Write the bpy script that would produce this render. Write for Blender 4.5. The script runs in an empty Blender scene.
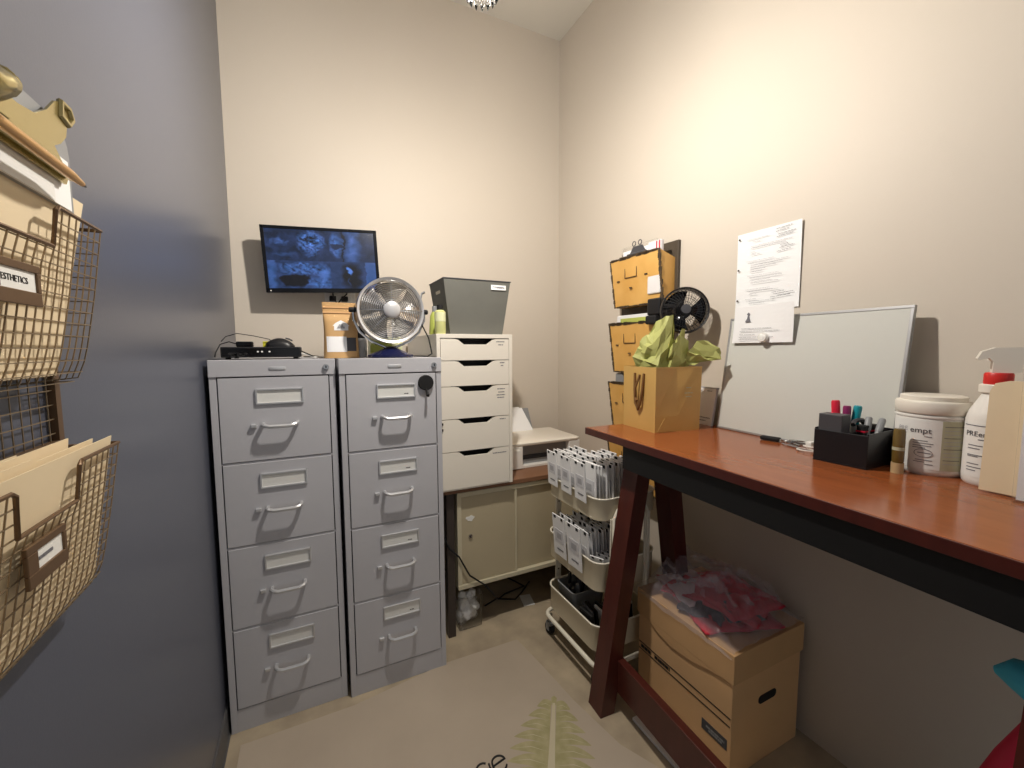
import bpy, bmesh, math, random
from mathutils import Vector, Matrix, Euler
rnd = random.Random(7)
D = bpy.data
sc = bpy.context.scene
COL = sc.collection

# ------------------------------------------------------------------ camera, world, exposure
def srgb(r, g, b):
    f = lambda c: (c/255/12.92) if c/255 <= .04045 else ((c/255+.055)/1.055)**2.4
    return (f(r), f(g), f(b), 1)

F_PX, PITCH, ROLL, YAW, CAMH = 417.544, .0841, -.0045, .4514, 1.3541
cam = D.cameras.new('camera'); cam_o = D.objects.new('camera', cam); COL.objects.link(cam_o)
fw = Vector((math.sin(YAW)*math.cos(PITCH), math.cos(YAW)*math.cos(PITCH), -math.sin(PITCH)))
r0 = Vector((math.cos(YAW), -math.sin(YAW), 0)); u0 = r0.cross(fw)
rr = math.cos(ROLL)*r0+math.sin(ROLL)*u0; uu = -math.sin(ROLL)*r0+math.cos(ROLL)*u0
m4 = Matrix.Identity(4)
for i in range(3):
    m4[i][0] = rr[i]; m4[i][1] = uu[i]; m4[i][2] = -fw[i]
m4[2][3] = CAMH
cam_o.matrix_world = m4
cam.sensor_fit = 'HORIZONTAL'; cam.sensor_width = 36; cam.lens = F_PX/1024*36
cam.clip_start = .01
sc.camera = cam_o

w = D.worlds.new('world'); sc.world = w; w.use_nodes = True
WB = w.node_tree.nodes['Background']
WB.inputs[0].default_value = (.93, .96, 1, 1); WB.inputs[1].default_value = .42
sc.view_settings.view_transform = 'Standard'; sc.view_settings.look = 'None'
sc.view_settings.gamma = 1; sc.view_settings.use_curve_mapping = False
sc.view_settings.exposure = 0.12
LAMP = Vector((.485, 1.186, 2.37)); LAMP_W = 67

# ------------------------------------------------------------------ materials
MATS = {}
def mat(name, col, rough=.6, metal=0, var=0, vscale=6, bump=0, bscale=200, spec=.5, alpha=None, trans=0, emit=None, estr=0, col2=None, stretch=None, ior=1.45, sheen=0):
    if name in MATS: return MATS[name]
    m = D.materials.new(name); m.use_nodes = True
    nt = m.node_tree; b = nt.nodes['Principled BSDF']
    b.inputs['Base Color'].default_value = col
    b.inputs['Roughness'].default_value = rough; b.inputs['Metallic'].default_value = metal
    b.inputs['Specular IOR Level'].default_value = spec; b.inputs['IOR'].default_value = ior
    if trans: b.inputs['Transmission Weight'].default_value = trans
    if alpha is not None: b.inputs['Alpha'].default_value = alpha
    if emit: b.inputs['Emission Color'].default_value = emit; b.inputs['Emission Strength'].default_value = estr
    tc = nt.nodes.new('ShaderNodeTexCoord'); mp = nt.nodes.new('ShaderNodeMapping')
    nt.links.new(tc.outputs['Object'], mp.inputs[0])
    if stretch: mp.inputs['Scale'].default_value = stretch
    if var or col2:
        n = nt.nodes.new('ShaderNodeTexNoise'); n.inputs['Scale'].default_value = vscale; n.inputs['Detail'].default_value = 5
        nt.links.new(mp.outputs[0], n.inputs['Vector'])
        rp = nt.nodes.new('ShaderNodeValToRGB')
        rp.color_ramp.elements[0].position = .3; rp.color_ramp.elements[1].position = .7
        c2 = col2 if col2 else tuple(min(1, c*(1+var)) for c in col[:3])+(1,)
        c1 = col if col2 else tuple(c*(1-var) for c in col[:3])+(1,)
        rp.color_ramp.elements[0].color = c1; rp.color_ramp.elements[1].color = c2
        nt.links.new(n.outputs[0], rp.inputs[0]); nt.links.new(rp.outputs[0], b.inputs['Base Color'])
    if bump:
        n2 = nt.nodes.new('ShaderNodeTexNoise'); n2.inputs['Scale'].default_value = bscale; n2.inputs['Detail'].default_value = 3
        nt.links.new(mp.outputs[0], n2.inputs['Vector'])
        bp = nt.nodes.new('ShaderNodeBump'); bp.inputs['Strength'].default_value = bump; bp.inputs['Distance'].default_value = .002
        nt.links.new(n2.outputs[0], bp.inputs['Height']); nt.links.new(bp.outputs[0], b.inputs['Normal'])
    MATS[name] = m
    return m

def vcol_mat(name, rough=.5, emit=0):
    m = D.materials.new(name); m.use_nodes = True; nt = m.node_tree; b = nt.nodes['Principled BSDF']
    a = nt.nodes.new('ShaderNodeAttribute'); a.attribute_name = 'Col'
    if emit:
        b.inputs['Base Color'].default_value = (.01, .01, .012, 1)
        nt.links.new(a.outputs[0], b.inputs['Emission Color']); b.inputs['Emission Strength'].default_value = emit
    else: nt.links.new(a.outputs[0], b.inputs['Base Color'])
    b.inputs['Roughness'].default_value = rough
    return m

M = dict(
 wall=mat('wall_paint', srgb(210, 200, 186), .55, bump=.05, bscale=350, spec=.3),
 slate=mat('slate_paint', srgb(80, 84, 97), .3, bump=.05, bscale=260, spec=.85),
 ceil=mat('ceiling_paint', srgb(222, 218, 208), .8),
 concrete=mat('concrete', srgb(154, 140, 120), .38, col2=srgb(188, 172, 146), vscale=7, bump=.15, bscale=60),
 matting=mat('mat_vinyl', srgb(174, 160, 143), .34, col2=srgb(186, 172, 154), vscale=3, bump=.04, bscale=90),
 leaf=mat('leaf_print', srgb(156, 150, 106), .4, col2=srgb(178, 168, 130), vscale=30),
 leafd=mat('leaf_vein', srgb(196, 186, 158), .4),
 base=mat('rubber_base', srgb(86, 86, 88), .5),
 ink=mat('ink', srgb(22, 20, 22), .6),
 inkg=mat('grey_ink', srgb(110, 110, 116), .7),
 inkp=mat('pale_ink', srgb(214, 214, 218), .7),
 inkl=mat('light_ink', srgb(178, 178, 182), .7),
 cab=mat('cabinet_enamel', srgb(192, 192, 197), .38, var=.03, vscale=3, spec=.5),
 cabdark=mat('cabinet_gap', srgb(40, 41, 46), .7),
 cabh=mat('aluminium', srgb(205, 206, 208), .34, metal=.55),
 card=mat('label_card', srgb(232, 232, 228), .7),
 steel=mat('steel', srgb(190, 190, 190), .25, metal=1),
 chrome=mat('chrome', srgb(225, 225, 225), .12, metal=1),
 black=mat('black_plastic', srgb(24, 24, 27), .38),
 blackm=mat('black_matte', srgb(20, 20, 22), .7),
 blackg=mat('black_gloss', srgb(12, 12, 14), .12),
 white=mat('white_paint', srgb(232, 226, 214), .4),
 whitep=mat('white_plastic', srgb(232, 230, 224), .35),
 paper=mat('paper', srgb(240, 240, 240), .75),
 cream=mat('cream_folder', srgb(232, 214, 180), .75, var=.03),
 wire=mat('bronze_wire', srgb(152, 134, 108), .4, metal=.7),
 bronze=mat('bronze_plate', srgb(110, 86, 62), .45, metal=.5),
 brass=mat('brass', srgb(186, 172, 122), .26, metal=.9),
 gold=mat('gold_pen', srgb(212, 168, 110), .28, metal=.6),
 kraft=mat('kraft_paper', srgb(200, 160, 108), .7, var=.05, vscale=12),
 kraftbag=mat('gift_bag_paper', srgb(206, 166, 96), .4, var=.04, vscale=10),
 twine=mat('twine', srgb(120, 84, 44), .8),
 tissue=mat('green_tissue', srgb(176, 178, 106), .6, var=.06, vscale=15, bump=.2, bscale=40),
 yellow=mat('yellow_enamel', srgb(214, 162, 84), .42, col2=srgb(226, 178, 102), vscale=9),
 rust=mat('worn_iron', srgb(58, 46, 36), .6, col2=srgb(94, 76, 52), vscale=60),
 iron=mat('dark_iron', srgb(76, 66, 54), .5, var=.1),
 wood=mat('red_brown_wood', srgb(138, 74, 38), .16, col2=srgb(152, 84, 45), vscale=4, stretch=(9, 1, 9), bump=.03, bscale=30, spec=.55),
 woodd=mat('dark_red_wood', srgb(70, 28, 22), .34, col2=srgb(82, 34, 26), vscale=5, stretch=(6, 6, 1)),
 apron=mat('black_apron', srgb(8, 8, 10), .6),
 beige=mat('beige_steel', srgb(186, 174, 146), .42, var=.02),
 beigel=mat('beige_frame', srgb(204, 196, 170), .4),
 tan=mat('tan_tray', srgb(212, 201, 175), .4),
 ivory=mat('ivory_tube', srgb(238, 232, 214), .35),
 brown=mat('brown_laminate', srgb(128, 92, 68), .4, var=.06, vscale=20, stretch=(1, 12, 1)),
 dkleg=mat('dark_bronze_leg', srgb(62, 54, 50), .45),
 greyfab=mat('grey_fabric', srgb(104, 104, 98), .75, var=.04, vscale=8, bump=.2, bscale=18),
 navy=mat('navy_plastic', srgb(20, 25, 62), .25),
 silver=mat('silver_paint', srgb(206, 206, 208), .32, metal=.35),
 blade=mat('grey_blade', srgb(176, 174, 170), .3, metal=.2),
 lime=mat('lime_liquid', srgb(204, 206, 140), .3),
 limel=mat('lime_label', srgb(222, 224, 182), .5),
 limed=mat('lime_dark', srgb(176, 186, 92), .4),
 yel=mat('yellow_tag', srgb(228, 222, 60), .6),
 clear=mat('clear_plastic', (.95, .95, .95, 1), .12, trans=1, alpha=.45, ior=1.3),
 film=mat('plastic_film', (.66, .62, .68, 1), .07, alpha=.2, spec=1),
 pouch=mat('pouch_film', (.93, .93, .94, 1), .25, alpha=.8),
 greyp=mat('grey_plastic', srgb(140, 142, 144), .4),
 dgrey=mat('dark_grey', srgb(70, 70, 74), .5),
 board=mat('whiteboard', srgb(208, 209, 202), .22, spec=.5),
 alu=mat('aluminium_trim', srgb(186, 186, 186), .35, metal=.6),
 red=mat('red', srgb(206, 44, 40), .4),
 redm=mat('marker_red', srgb(216, 34, 62), .35),
 plum=mat('marker_plum', srgb(132, 36, 92), .35),
 teal=mat('marker_teal', srgb(24, 148, 160), .35),
 turq=mat('turquoise', srgb(74, 200, 232), .5),
 crimson=mat('crimson', srgb(212, 36, 74), .45),
 redcloth=mat('red_cloth', srgb(196, 28, 50), .5, var=.15, vscale=30),
 pinkcloth=mat('pink_cloth', srgb(214, 110, 128), .6, var=.15, vscale=30),
 whitecloth=mat('white_cloth', srgb(216, 196, 198), .6),
 darkcloth=mat('dark_cloth', srgb(40, 34, 46), .6),
 box=mat('cardboard', srgb(222, 178, 128), .7, var=.03, vscale=6),
 boxd=mat('cardboard_lid', srgb(206, 164, 116), .7, var=.04, vscale=8),
 amber=mat('amber', srgb(120, 98, 48), .15, alpha=.85),
 tanc=mat('tan_cap', srgb(196, 168, 124), .5),
 labelg=mat('label_olive', srgb(190, 188, 160), .6),
 acrylic=mat('acrylic', (.96, .96, .98, 1), .05, trans=1, alpha=.3, ior=1.3),
 glassb=mat('crystal', (1, 1, 1, 1), .05, trans=1, ior=1.45),
 bulb=mat('bulb', (1, 1, 1, 1), .5, emit=(1, .93, .82, 1), estr=60),
)

# ------------------------------------------------------------------ mesh builder
class MB:
    def __init__(s): s.bm = bmesh.new()
    def verts(s, pts): return [s.bm.verts.new(p) for p in pts]
    def face(s, vs):
        try: return s.bm.faces.new(vs)
        except ValueError: return None
    def box(s, x0, x1, y0, y1, z0, z1, bev=0):
        v = s.verts([(x, y, z) for z in (z0, z1) for y in (y0, y1) for x in (x0, x1)])
        fs = [s.face([v[i] for i in q]) for q in ((0, 2, 3, 1), (4, 5, 7, 6), (0, 1, 5, 4), (2, 6, 7, 3), (0, 4, 6, 2), (1, 3, 7, 5))]
        if bev:
            es = list({e for f in fs for e in f.edges})
            bmesh.ops.bevel(s.bm, geom=es, offset=bev, segments=2, affect='EDGES', profile=.5)
        return s
    def hexa(s, p8):
        v = s.verts(p8)   # bottom 4 (ccw), top 4
        for q in ((3, 2, 1, 0), (4, 5, 6, 7), (0, 1, 5, 4), (1, 2, 6, 5), (2, 3, 7, 6), (3, 0, 4, 7)): s.face([v[i] for i in q])
        return s
    def prism(s, poly, axis, a, b):
        """poly: 2D points; axis 'X','Y','Z' is extrusion axis."""
        def P(q, t):
            return {'X': (t, q[0], q[1]), 'Y': (q[0], t, q[1]), 'Z': (q[0], q[1], t)}[axis]
        A = s.verts([P(q, a) for q in poly]); B = s.verts([P(q, b) for q in poly])
        s.face(A); s.face(B[::-1]); n = len(poly)
        for i in range(n): s.face([A[i], B[i], B[(i+1) % n], A[(i+1) % n]])
        return s
    def tube(s, pts, r, n=6, closed=False, cap=True, flat=None):
        pts = [Vector(p) for p in pts]; L = len(pts); rings = []
        up = None
        for i in range(L):
            if closed: t = (pts[(i+1) % L]-pts[i-1])
            else: t = pts[min(i+1, L-1)]-pts[max(i-1, 0)]
            t.normalize()
            if up is None:
                up = Vector((0, 0, 1)) if abs(t.z) < .9 else Vector((1, 0, 0))
            a = t.cross(up)
            if a.length < 1e-4: a = t.orthogonal()
            a.normalize(); b = a.cross(t); b.normalize(); up = b
            ri = r[i] if isinstance(r, (list, tuple)) else r
            fl = flat if flat else 1
            rings.append(s.verts([pts[i]+a*math.cos(2*math.pi*(k+.5)/n)*ri*fl+b*math.sin(2*math.pi*(k+.5)/n)*ri for k in range(n)]))
        for i in range(L if closed else L-1):
            A, B = rings[i], rings[(i+1) % L]
            for k in range(n): s.face([A[k], A[(k+1) % n], B[(k+1) % n], B[k]])
        if cap and not closed: s.face(rings[0][::-1]); s.face(rings[-1])
        return s
    def lathe(s, prof, c=(0, 0, 0), n=32, axis='Z', cap=True):
        rings = []
        for r, h in prof:
            rg = []
            for k in range(n):
                a = 2*math.pi*k/n; p = (r*math.cos(a), r*math.sin(a), h)
                if axis == 'Y': p = (p[0], p[2], p[1])
                if axis == 'X': p = (p[2], p[0], p[1])
                rg.append((p[0]+c[0], p[1]+c[1], p[2]+c[2]))
            rings.append(s.verts(rg))
        for A, B in zip(rings, rings[1:]):
            for k in range(n): s.face([A[k], A[(k+1) % n], B[(k+1) % n], B[k]])
        if cap: s.face(rings[0][::-1]); s.face(rings[-1])
        return s
    def rrect_shell(s, cx, cy, hx, hy, r, levels, n=5, floor=True):
        """loops of rounded rectangles: levels = [(z, inset)], joined in order."""
        rings = []
        for z, ins in levels:
            pts = []
            for qx, qy, a0 in ((1, 1, 0), (-1, 1, 90), (-1, -1, 180), (1, -1, 270)):
                for k in range(n+1):
                    a = math.radians(a0+90*k/n); rr_ = max(r-ins, .001)
                    pts.append((cx+qx*(hx-r)+rr_*math.cos(a), cy+qy*(hy-r)+rr_*math.sin(a), z))
            rings.append(s.verts(pts))
        N = len(rings[0])
        for A, B in zip(rings, rings[1:]):
            for k in range(N): s.face([A[k], A[(k+1) % N], B[(k+1) % N], B[k]])
        if floor: s.face(rings[0][::-1]); s.face(rings[-1])
        return s
    def sheet(s, fn, nu, nv):
        g = [[s.bm.verts.new(fn(i/nu, j/nv)) for j in range(nv+1)] for i in range(nu+1)]
        for i in range(nu):
            for j in range(nv): s.face([g[i][j], g[i+1][j], g[i+1][j+1], g[i][j+1]])
        return s
    def xf(s, mtx): bmesh.ops.transform(s.bm, matrix=mtx, verts=s.bm.verts); return s
    def build(s, name, m, parent=None, smooth=False, solid=0, subsurf=0):
        bmesh.ops.recalc_face_normals(s.bm, faces=s.bm.faces)
        me = D.meshes.new(name); s.bm.to_mesh(me); s.bm.free()
        if smooth:
            for p in me.polygons: p.use_smooth = True
            me.set_sharp_from_angle(angle=math.radians(40))
        me.materials.append(m)
        o = D.objects.new(name, me); COL.objects.link(o)
        if parent is not None: o.parent = parent
        if solid:
            md = o.modifiers.new('solid', 'SOLIDIFY'); md.thickness = solid; md.offset = 0
        if subsurf:
            md = o.modifiers.new('sub', 'SUBSURF'); md.levels = subsurf; md.render_levels = subsurf
        return o

def tag(o, label=None, cat=None, group=None, kind=None):
    if label: o['label'] = label
    if cat: o['category'] = cat
    if group: o['group'] = group
    if kind: o['kind'] = kind
    return o
def thing(name, label, cat, loc=(0, 0, 0), rot=(0, 0, 0), group=None, mode='XYZ'):
    o = D.objects.new(name, None); COL.objects.link(o); o.empty_display_size = .05
    o.location = loc; o.rotation_mode = mode; o.rotation_euler = rot
    return tag(o, label, cat, group)
def copy_tree(o, parent=None):
    c = o.copy(); COL.objects.link(c)
    if parent is not None: c.parent = parent
    for ch in o.children: copy_tree(ch, c)
    return c
def text_mesh(name, txt, size, m, parent, mtx, align='CENTER', shear=0, extrude=.0002):
    cu = D.curves.new('t', 'FONT'); cu.body = txt; cu.size = size; cu.align_x = align; cu.align_y = 'CENTER'; cu.shear = shear; cu.extrude = extrude
    cu.resolution_u = 3
    t = D.objects.new('t', cu); COL.objects.link(t); bpy.context.view_layer.update()
    me = D.meshes.new_from_object(t.evaluated_get(bpy.context.evaluated_depsgraph_get()))
    D.objects.remove(t); me.name = name; me.transform(mtx); me.materials.clear(); me.materials.append(m)
    o = D.objects.new(name, me); COL.objects.link(o)
    if parent is not None: o.parent = parent
    return o
def struct(name, mb, m): return tag(mb.build(name, m), kind='structure')
# frames for text: +u right, +v up on the surface
def frame(o, u, v):
    u = Vector(u).normalized(); v = Vector(v).normalized(); n = u.cross(v)
    return Matrix(((u.x, v.x, n.x, o[0]), (u.y, v.y, n.y, o[1]), (u.z, v.z, n.z, o[2]), (0, 0, 0, 1)))
def lines_print(name, m, parent, fr, rows, h=.0014):
    """rows: (u0,u1,v) bars of print on the frame fr, as one flat printed mesh."""
    b = MB()
    for u0_, u1_, v_ in rows:
        u = u0_
        while u < u1_-.001:
            l = min(rnd.uniform(.006, .02), u1_-u); b.box(u, u+l*.88, v_-h/2, v_+h/2, .0002, .0005); u += l
    b.xf(fr)
    return tag(b.build(name, m, parent), kind='stuff')

# ------------------------------------------------------------------ room
XL, XR, YB, ZC, YF = -.314, 1.512, 2.401, 3.295, -1.3
struct('floor', MB().box(XL-.1, XR+.1, YF, YB+.1, -.1, 0), M['concrete'])
struct('ceiling', MB().box(XL-.1, XR+.1, YF, YB+.1, ZC, ZC+.1), M['ceil'])
struct('wall_back', MB().box(XL-.1, XR+.1, YB, YB+.1, 0, ZC), M['wall'])
struct('wall_left', MB().box(XL-.1, XL, YF, YB, 0, ZC), M['slate'])
struct('wall_right', MB().box(XR, XR+.1, YF, YB, 0, ZC), M['wall'])
struct('baseboard_left', MB().prism([(XL, 0), (XL+.012, 0), (XL+.007, .008), (XL+.005, .092), (XL, .1)], 'Y', YF, YB), M['base'])
struct('baseboard_back', MB().prism([(YB, 0), (YB-.012, 0), (YB-.007, .008), (YB-.005, .092), (YB, .1)], 'X', XL+.012, XR-.012), M['base'])

# pendant lamp -------------------------------------------------------
lp = thing('pendant_lamp', 'small bright crystal pendant lamp hanging from the ceiling', 'lamp', LAMP)
MB().lathe([(.001, ZC-LAMP.z), (.06, ZC-LAMP.z), (.055, ZC-LAMP.z-.02), (.012, ZC-LAMP.z-.035), (.001, ZC-LAMP.z-.035)], n=24).build('ceiling_rose', M['chrome'], lp, True)
MB().tube([(0, 0, ZC-LAMP.z-.03), (0, 0, .16)], .003).build('cord', M['black'], lp)
MB().lathe([(.001, .165), (.02, .16), (.055, .13), (.055, .118), (.001, .118)], n=24).build('cap', M['chrome'], lp, True)
MB().lathe([(.001, .05), (.012, .055), (.02, .075), (.018, .1), (.01, .118)], n=16).build('bulb', M['bulb'], lp, True)
for k in range(16):
    a = 2*math.pi*k/16
    b = MB(); c = Vector((.048*math.cos(a), .048*math.sin(a), 0))
    b.tube([c+Vector((0, 0, .118)), c+Vector((0, 0, .1)), c+Vector((0, 0, .0)), c*.9+Vector((0, 0, -.022))], [.004, .008, .008, .001], n=6)
    b.build('crystal_drop', M['glassb'], lp)
ld = D.lights.new('lamp_light', 'POINT'); ld.energy = LAMP_W; ld.color = (1, .935, .85); ld.shadow_soft_size = .03
lo = D.objects.new('lamp_light', ld); COL.objects.link(lo); lo.parent = lp; lo.location = (0, 0, -.03)

# wall outlet behind the monitor ------------------------------------
t = thing('wall_outlet', 'cream double wall outlet plate under the monitor', 'outlet', (.16, YB, 1.60))
MB().box(-.075, .075, -.006, 0, -.06, .06, .002).build('plate', M['whitep'], t)
for x in (-.037, .037):
    MB().box(x-.018, x+.018, -.009, -.005, -.035, .035, .001).build('socket', M['card'], t)
for x, n in ((-.037, 0), (.02, 1)):
    MB().box(x-.016, x+.016, -.04, -.009, .004, .03, .003).build('plug', M['blackm'], t)

# ------------------------------------------------------------------ filing cabinets
CW, CH, CD = .383, 1.32, .68
def make_cabinet():
    t = thing('filing_cabinet', 'x', 'filing cabinet', (0, 0, 0), group='grey four-drawer filing cabinets')
    b = MB()
    b.box(0, CW, .012, CD, .0, CH-.001)      # carcass
    body = b.build('body', M['cab'], t)
    b = MB(); b.box(-.001, CW+.001, -.004, .014, CH-.056, CH+.001, .002); b.build('top_rail', M['cab'], t)
    b = MB(); b.box(0, .02, 0, .013, 0, CH-.056, .001); b.build('side_stile', M['cab'], t)
    b = MB(); b.box(CW-.02, CW, 0, .013, 0, CH-.056, .001); b.build('side_stile', M['cab'], t)
    b = MB(); b.box(.02, CW-.02, .001, .013, 0, .083, .001); b.build('kick_plate', M['cab'], t)
    b = MB(); b.box(.02, CW-.02, .0095, .013, .083, CH-.056); b.build('shadow_gap', M['cabdark'], t)
    dh = (CH-.056-.083)/4
    for i in range(4):
        z0 = .083+i*dh+.004; z1 = .083+(i+1)*dh-.004
        d = MB().box(.0235, CW-.0235, -.002, .012, z0, z1, .0015).build('drawer', M['cab'], t)
        # rail under each drawer
        if i: MB().box(.02, CW-.02, .001, .0125, z0-.0075, z0-.002).build('rail', M['cab'], t)
        cx = CW*.53; lz = z1-.066
        b = MB()
        hw, hh = .074, .027
        for (x0, x1, a0, a1) in ((-hw, hw, hh-.006, hh), (-hw, hw, -hh, -hh+.006), (-hw, -hw+.006, -hh, hh), (hw-.006, hw, -hh, hh)):
            b.box(cx+x0, cx+x1, -.008, -.002, lz+a0, lz+a1, .001)
        b.build('label_frame', M['cabh'], d)
        cd = MB().box(cx-hw+.006, cx+hw-.006, -.0035, -.002, lz-hh+.006, lz+hh-.006).build('label_card', M['card'], d)
        hz = z1-.168
        b = MB()
        hx0, hx1 = cx-.055, cx+.05
        b.tube([(hx0, -.002, hz+.006), (hx0, -.022, hz+.006), (hx0+.006, -.030, hz+.004), (hx0+.02, -.032, hz), (hx1-.02, -.032, hz), (hx1-.006, -.030, hz+.004), (hx1, -.022, hz+.006), (hx1, -.002, hz+.006)], .0068, n=8)
        b.build('handle', M['cabh'], d, True)
        MB().box(cx-.092, cx-.074, -.012, -.002, hz-.004, hz+.008, .002).build('thumb_latch', M['cabh'], d)
    b = MB().lathe([(.001, -.012), (.0085, -.012), (.0105, -.008), (.0105, -.003)], c=(CW-.03, 0, CH-.028), n=20, axis='Y')
    b.build('lock', M['steel'], t, True)
    MB().box(CW-.032, CW-.028, -.0125, -.011, CH-.033, CH-.023).build('keyhole', M['blackm'], t)
    b = MB(); b.rrect_shell(0, 0, .026, .006, .0055, [(0, 0), (.0015, 0), (.002, .001)])
    b.xf(Matrix.Translation((CW*.52, -.004, CH-.03)) @ Matrix.Rotation(math.pi/2, 4, 'X')); b.build('badge', M['cabh'], t, True)
    return t
c1 = make_cabinet()
c1.location = (-.2995, 1.6616, 0); c1['label'] = 'grey four-drawer filing cabinet standing against the dark slate wall'
c2 = copy_tree(c1)
c2.location = (.0955, 1.6433, 0); c2['label'] = 'grey four-drawer filing cabinet with round black hook, beside the white drawers'
c2.scale = (.998, 1, 1)
# tiny print on the second cabinet's cards
for ch in c2.children:
    if ch.name.startswith('drawer'):
        for g in ch.children:
            if g.name.startswith('label_card'):
                bb = [Vector(v.co) for v in g.data.vertices]; zc = sum(v.z for v in bb)/len(bb)
                q = MB()
                q.box(CW*.53+.030, CW*.53+.036, -.004, -.0034, zc-.013, zc-.010); q.box(CW*.53+.038, CW*.53+.046, -.004, -.0034, zc-.013, zc-.010)
                q.build('print', M['ink'], ch)

t = thing('magnet_hook', 'round black magnetic hook stuck on top drawer of right cabinet', 'hook', (.413, 1.6433-.0025, 1.222))
MB().lathe([(.001, -.012), (.028, -.012), (.0305, -.009), (.0305, 0), (.001, 0)], n=32, axis='Y').build('disc', M['blackm'], t, True)
MB().tube([(.001, -.009, -.025), (.002, -.012, -.036), (.002, -.02, -.049), (.002, -.028, -.05), (.002, -.031, -.043)], [.004, .0045, .006, .006, .005], n=8).build('hook_arm', M['blackm'], t, True)

# ------------------------------------------------------------------ things on the cabinets
ZT = CH+.001
t = thing('video_recorder', 'flat black video recorder box on the left filing cabinet', 'recorder', (-.152, 1.76, ZT))
t.scale = (1.07, 1, 1)
MB().box(-.118, .118, 0, .24, .006, .044, .003).build('case', M['black'], t)
MB().box(-.112, .112, -.004, .001, .010, .040, .001).build('front_panel', M['blackg'], t)
for x in (-.1, .1):
    for y in (.02, .22): MB().lathe([(.008, 0), (.008, .006)], c=(x, y, 0), n=10).build('foot', M['blackm'], t)
for x in (-.012, .0, .022):
    MB().lathe([(.001, -.006), (.003, -.006), (.003, -.003)], c=(x, 0, .027), n=8, axis='Y').build('indicator_light', M['card'], t)
b = MB(); rr2 = random.Random(3)
for k in range(3):
    pts = [(-.05+.012*math.cos(a*1.3+k)+a*.004, .02*math.sin(a*1.7+k*2), .008+.004*k+.006*abs(math.sin(a))) for a in [i*.5 for i in range(18)]]
    b.tube(pts, .0022, n=5)
for v in b.bm.verts: v.co.x -= .19; v.co.y += 1.735; v.co.z += ZT
tag(b.build('coiled_cable', M['blackm'], smooth=True), 'tangled black cable at the left end of the recorder', 'cable')
t = thing('computer_mouse', 'black computer mouse lying on top of the video recorder', 'mouse', (-.098, 1.86, ZT+.044))
b = MB()
def mouse(u, v):
    a = (v-.5)*math.pi; x = -.05+.1*u
    wv = .031*math.sqrt(max(0, 1-((u-.5)*2)**4))+.0005; hh = .034*math.sin(math.pi*min(1, u*.9+.08))**.7
    return (x, wv*math.sin(a), hh*math.cos(a)+.0005)
b.sheet(mouse, 12, 10); b.build('shell', M['black'], t, True)
MB().tube([(.018, 0, .034), (.03, 0, .031), (.042, 0, .024)], .003, n=6).build('wheel', M['dgrey'], t)
t = thing('power_adapter', 'small black adapter with lead lying left of the mouse on the recorder', 'adapter', (-.215, 1.86, ZT+.044))
MB().box(-.028, .028, -.015, .015, 0, .021, .005).build('body', M['blackg'], t)
MB().tube([(-.028, 0, .012), (-.05, .0, .02), (-.075, -.02, .01), (-.085, -.05, -.02), (-.085, -.07, -.035)], .002).build('lead', M['blackm'], t)
MB().tube([(-.07, -.03, .02), (-.055, -.03, .038), (-.02, -.03, .05), (.03, -.02, .042), (.08, 0, .03), (.1, .005, .012)], .0015, n=5).build('lead', M['blackm'], t)
tag(MB().box(-.158, -.126, 1.868, 1.872, ZT+.044, ZT+.066, .001).build('tag_card', M['yel']), 'small yellow tag standing by the mouse on the recorder', 'tag')
tag(MB().tube([(-.03, 1.8, ZT+.03), (-.01, 1.79, ZT+.02), (.01, 1.81, ZT+.010), (.05, 1.88, ZT+.003), (.06, 1.95, ZT+.003), (-.02, 2.0, ZT+.003)], .0025).build('loose_cable', M['blackm'], smooth=True), 'black cord running behind the kraft coffee pouch', 'cord')
tag(MB().tube([(-.028, 1.83, ZT+.02), (.0, 1.83, ZT+.012), (.02, 1.82, ZT+.0035), (.05, 1.84, ZT+.0035), (.06, 1.9, ZT+.0035)], .003).build('data_cable', M['whitep'], smooth=True), 'short white cable from recorder to the kraft coffee pouch', 'cable')

# coffee pouch
t = thing('coffee_pouch', 'kraft paper coffee pouch with window standing on the left cabinet', 'pouch', (.118, 1.80, ZT))
b = MB()
def pouch(u, v):
    a = 2*math.pi*u; z = .218*v; d = .035*(1-v**1.6)+.002; hw = .066-.004*math.sin(math.pi*v)
    if v > .78: d = .0035
    c, s_ = math.cos(a), math.sin(a)
    return (hw*math.copysign(abs(c)**.55, c), d*math.copysign(abs(s_)**.6, s_), z)
b.sheet(pouch, 28, 14); b.build('pouch_body', M['kraft'], t, True)
MB().box(-.064, .064, -.006, .006, .176, .18).build('seal_seam', M['box'], t)
MB().box(-.064, .064, -.006, .006, .196, .199).build('seal_seam', M['box'], t)
def on_pouch(x, z, off):
    v = z/.218; d = .035*(1-v**1.6)+.002; hw = .066-.004*math.sin(math.pi*v)
    c = min(.999, abs(x)/hw)**(1/.55); return (x, -d*math.sqrt(1-c*c)**.6-off, z)
def patch(name, m, x0, x1, z0, z1, off):
    b = MB(); b.sheet(lambda u, v: on_pouch(x0+(x1-x0)*u, z0+(z1-z0)*v, off), 10, 5); return b.build(name, m, t)
patch('window', M['paper'], -.054, .018, .024, .084, .0006); patch('window_print', M['dgrey'], .018, .053, .027, .08, .0006)
patch('logo_sticker', M['paper'], -.026, .026, .108, .126, .0008)
b = MB(); b.face(b.verts([on_pouch(-.031, .125, .0012), on_pouch(.031, .125, .0012), on_pouch(.02, .137, .0012), on_pouch(0, .148, .0012), on_pouch(-.02, .137, .0012)])); b.build('logo_roof', M['paper'], t)
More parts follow.
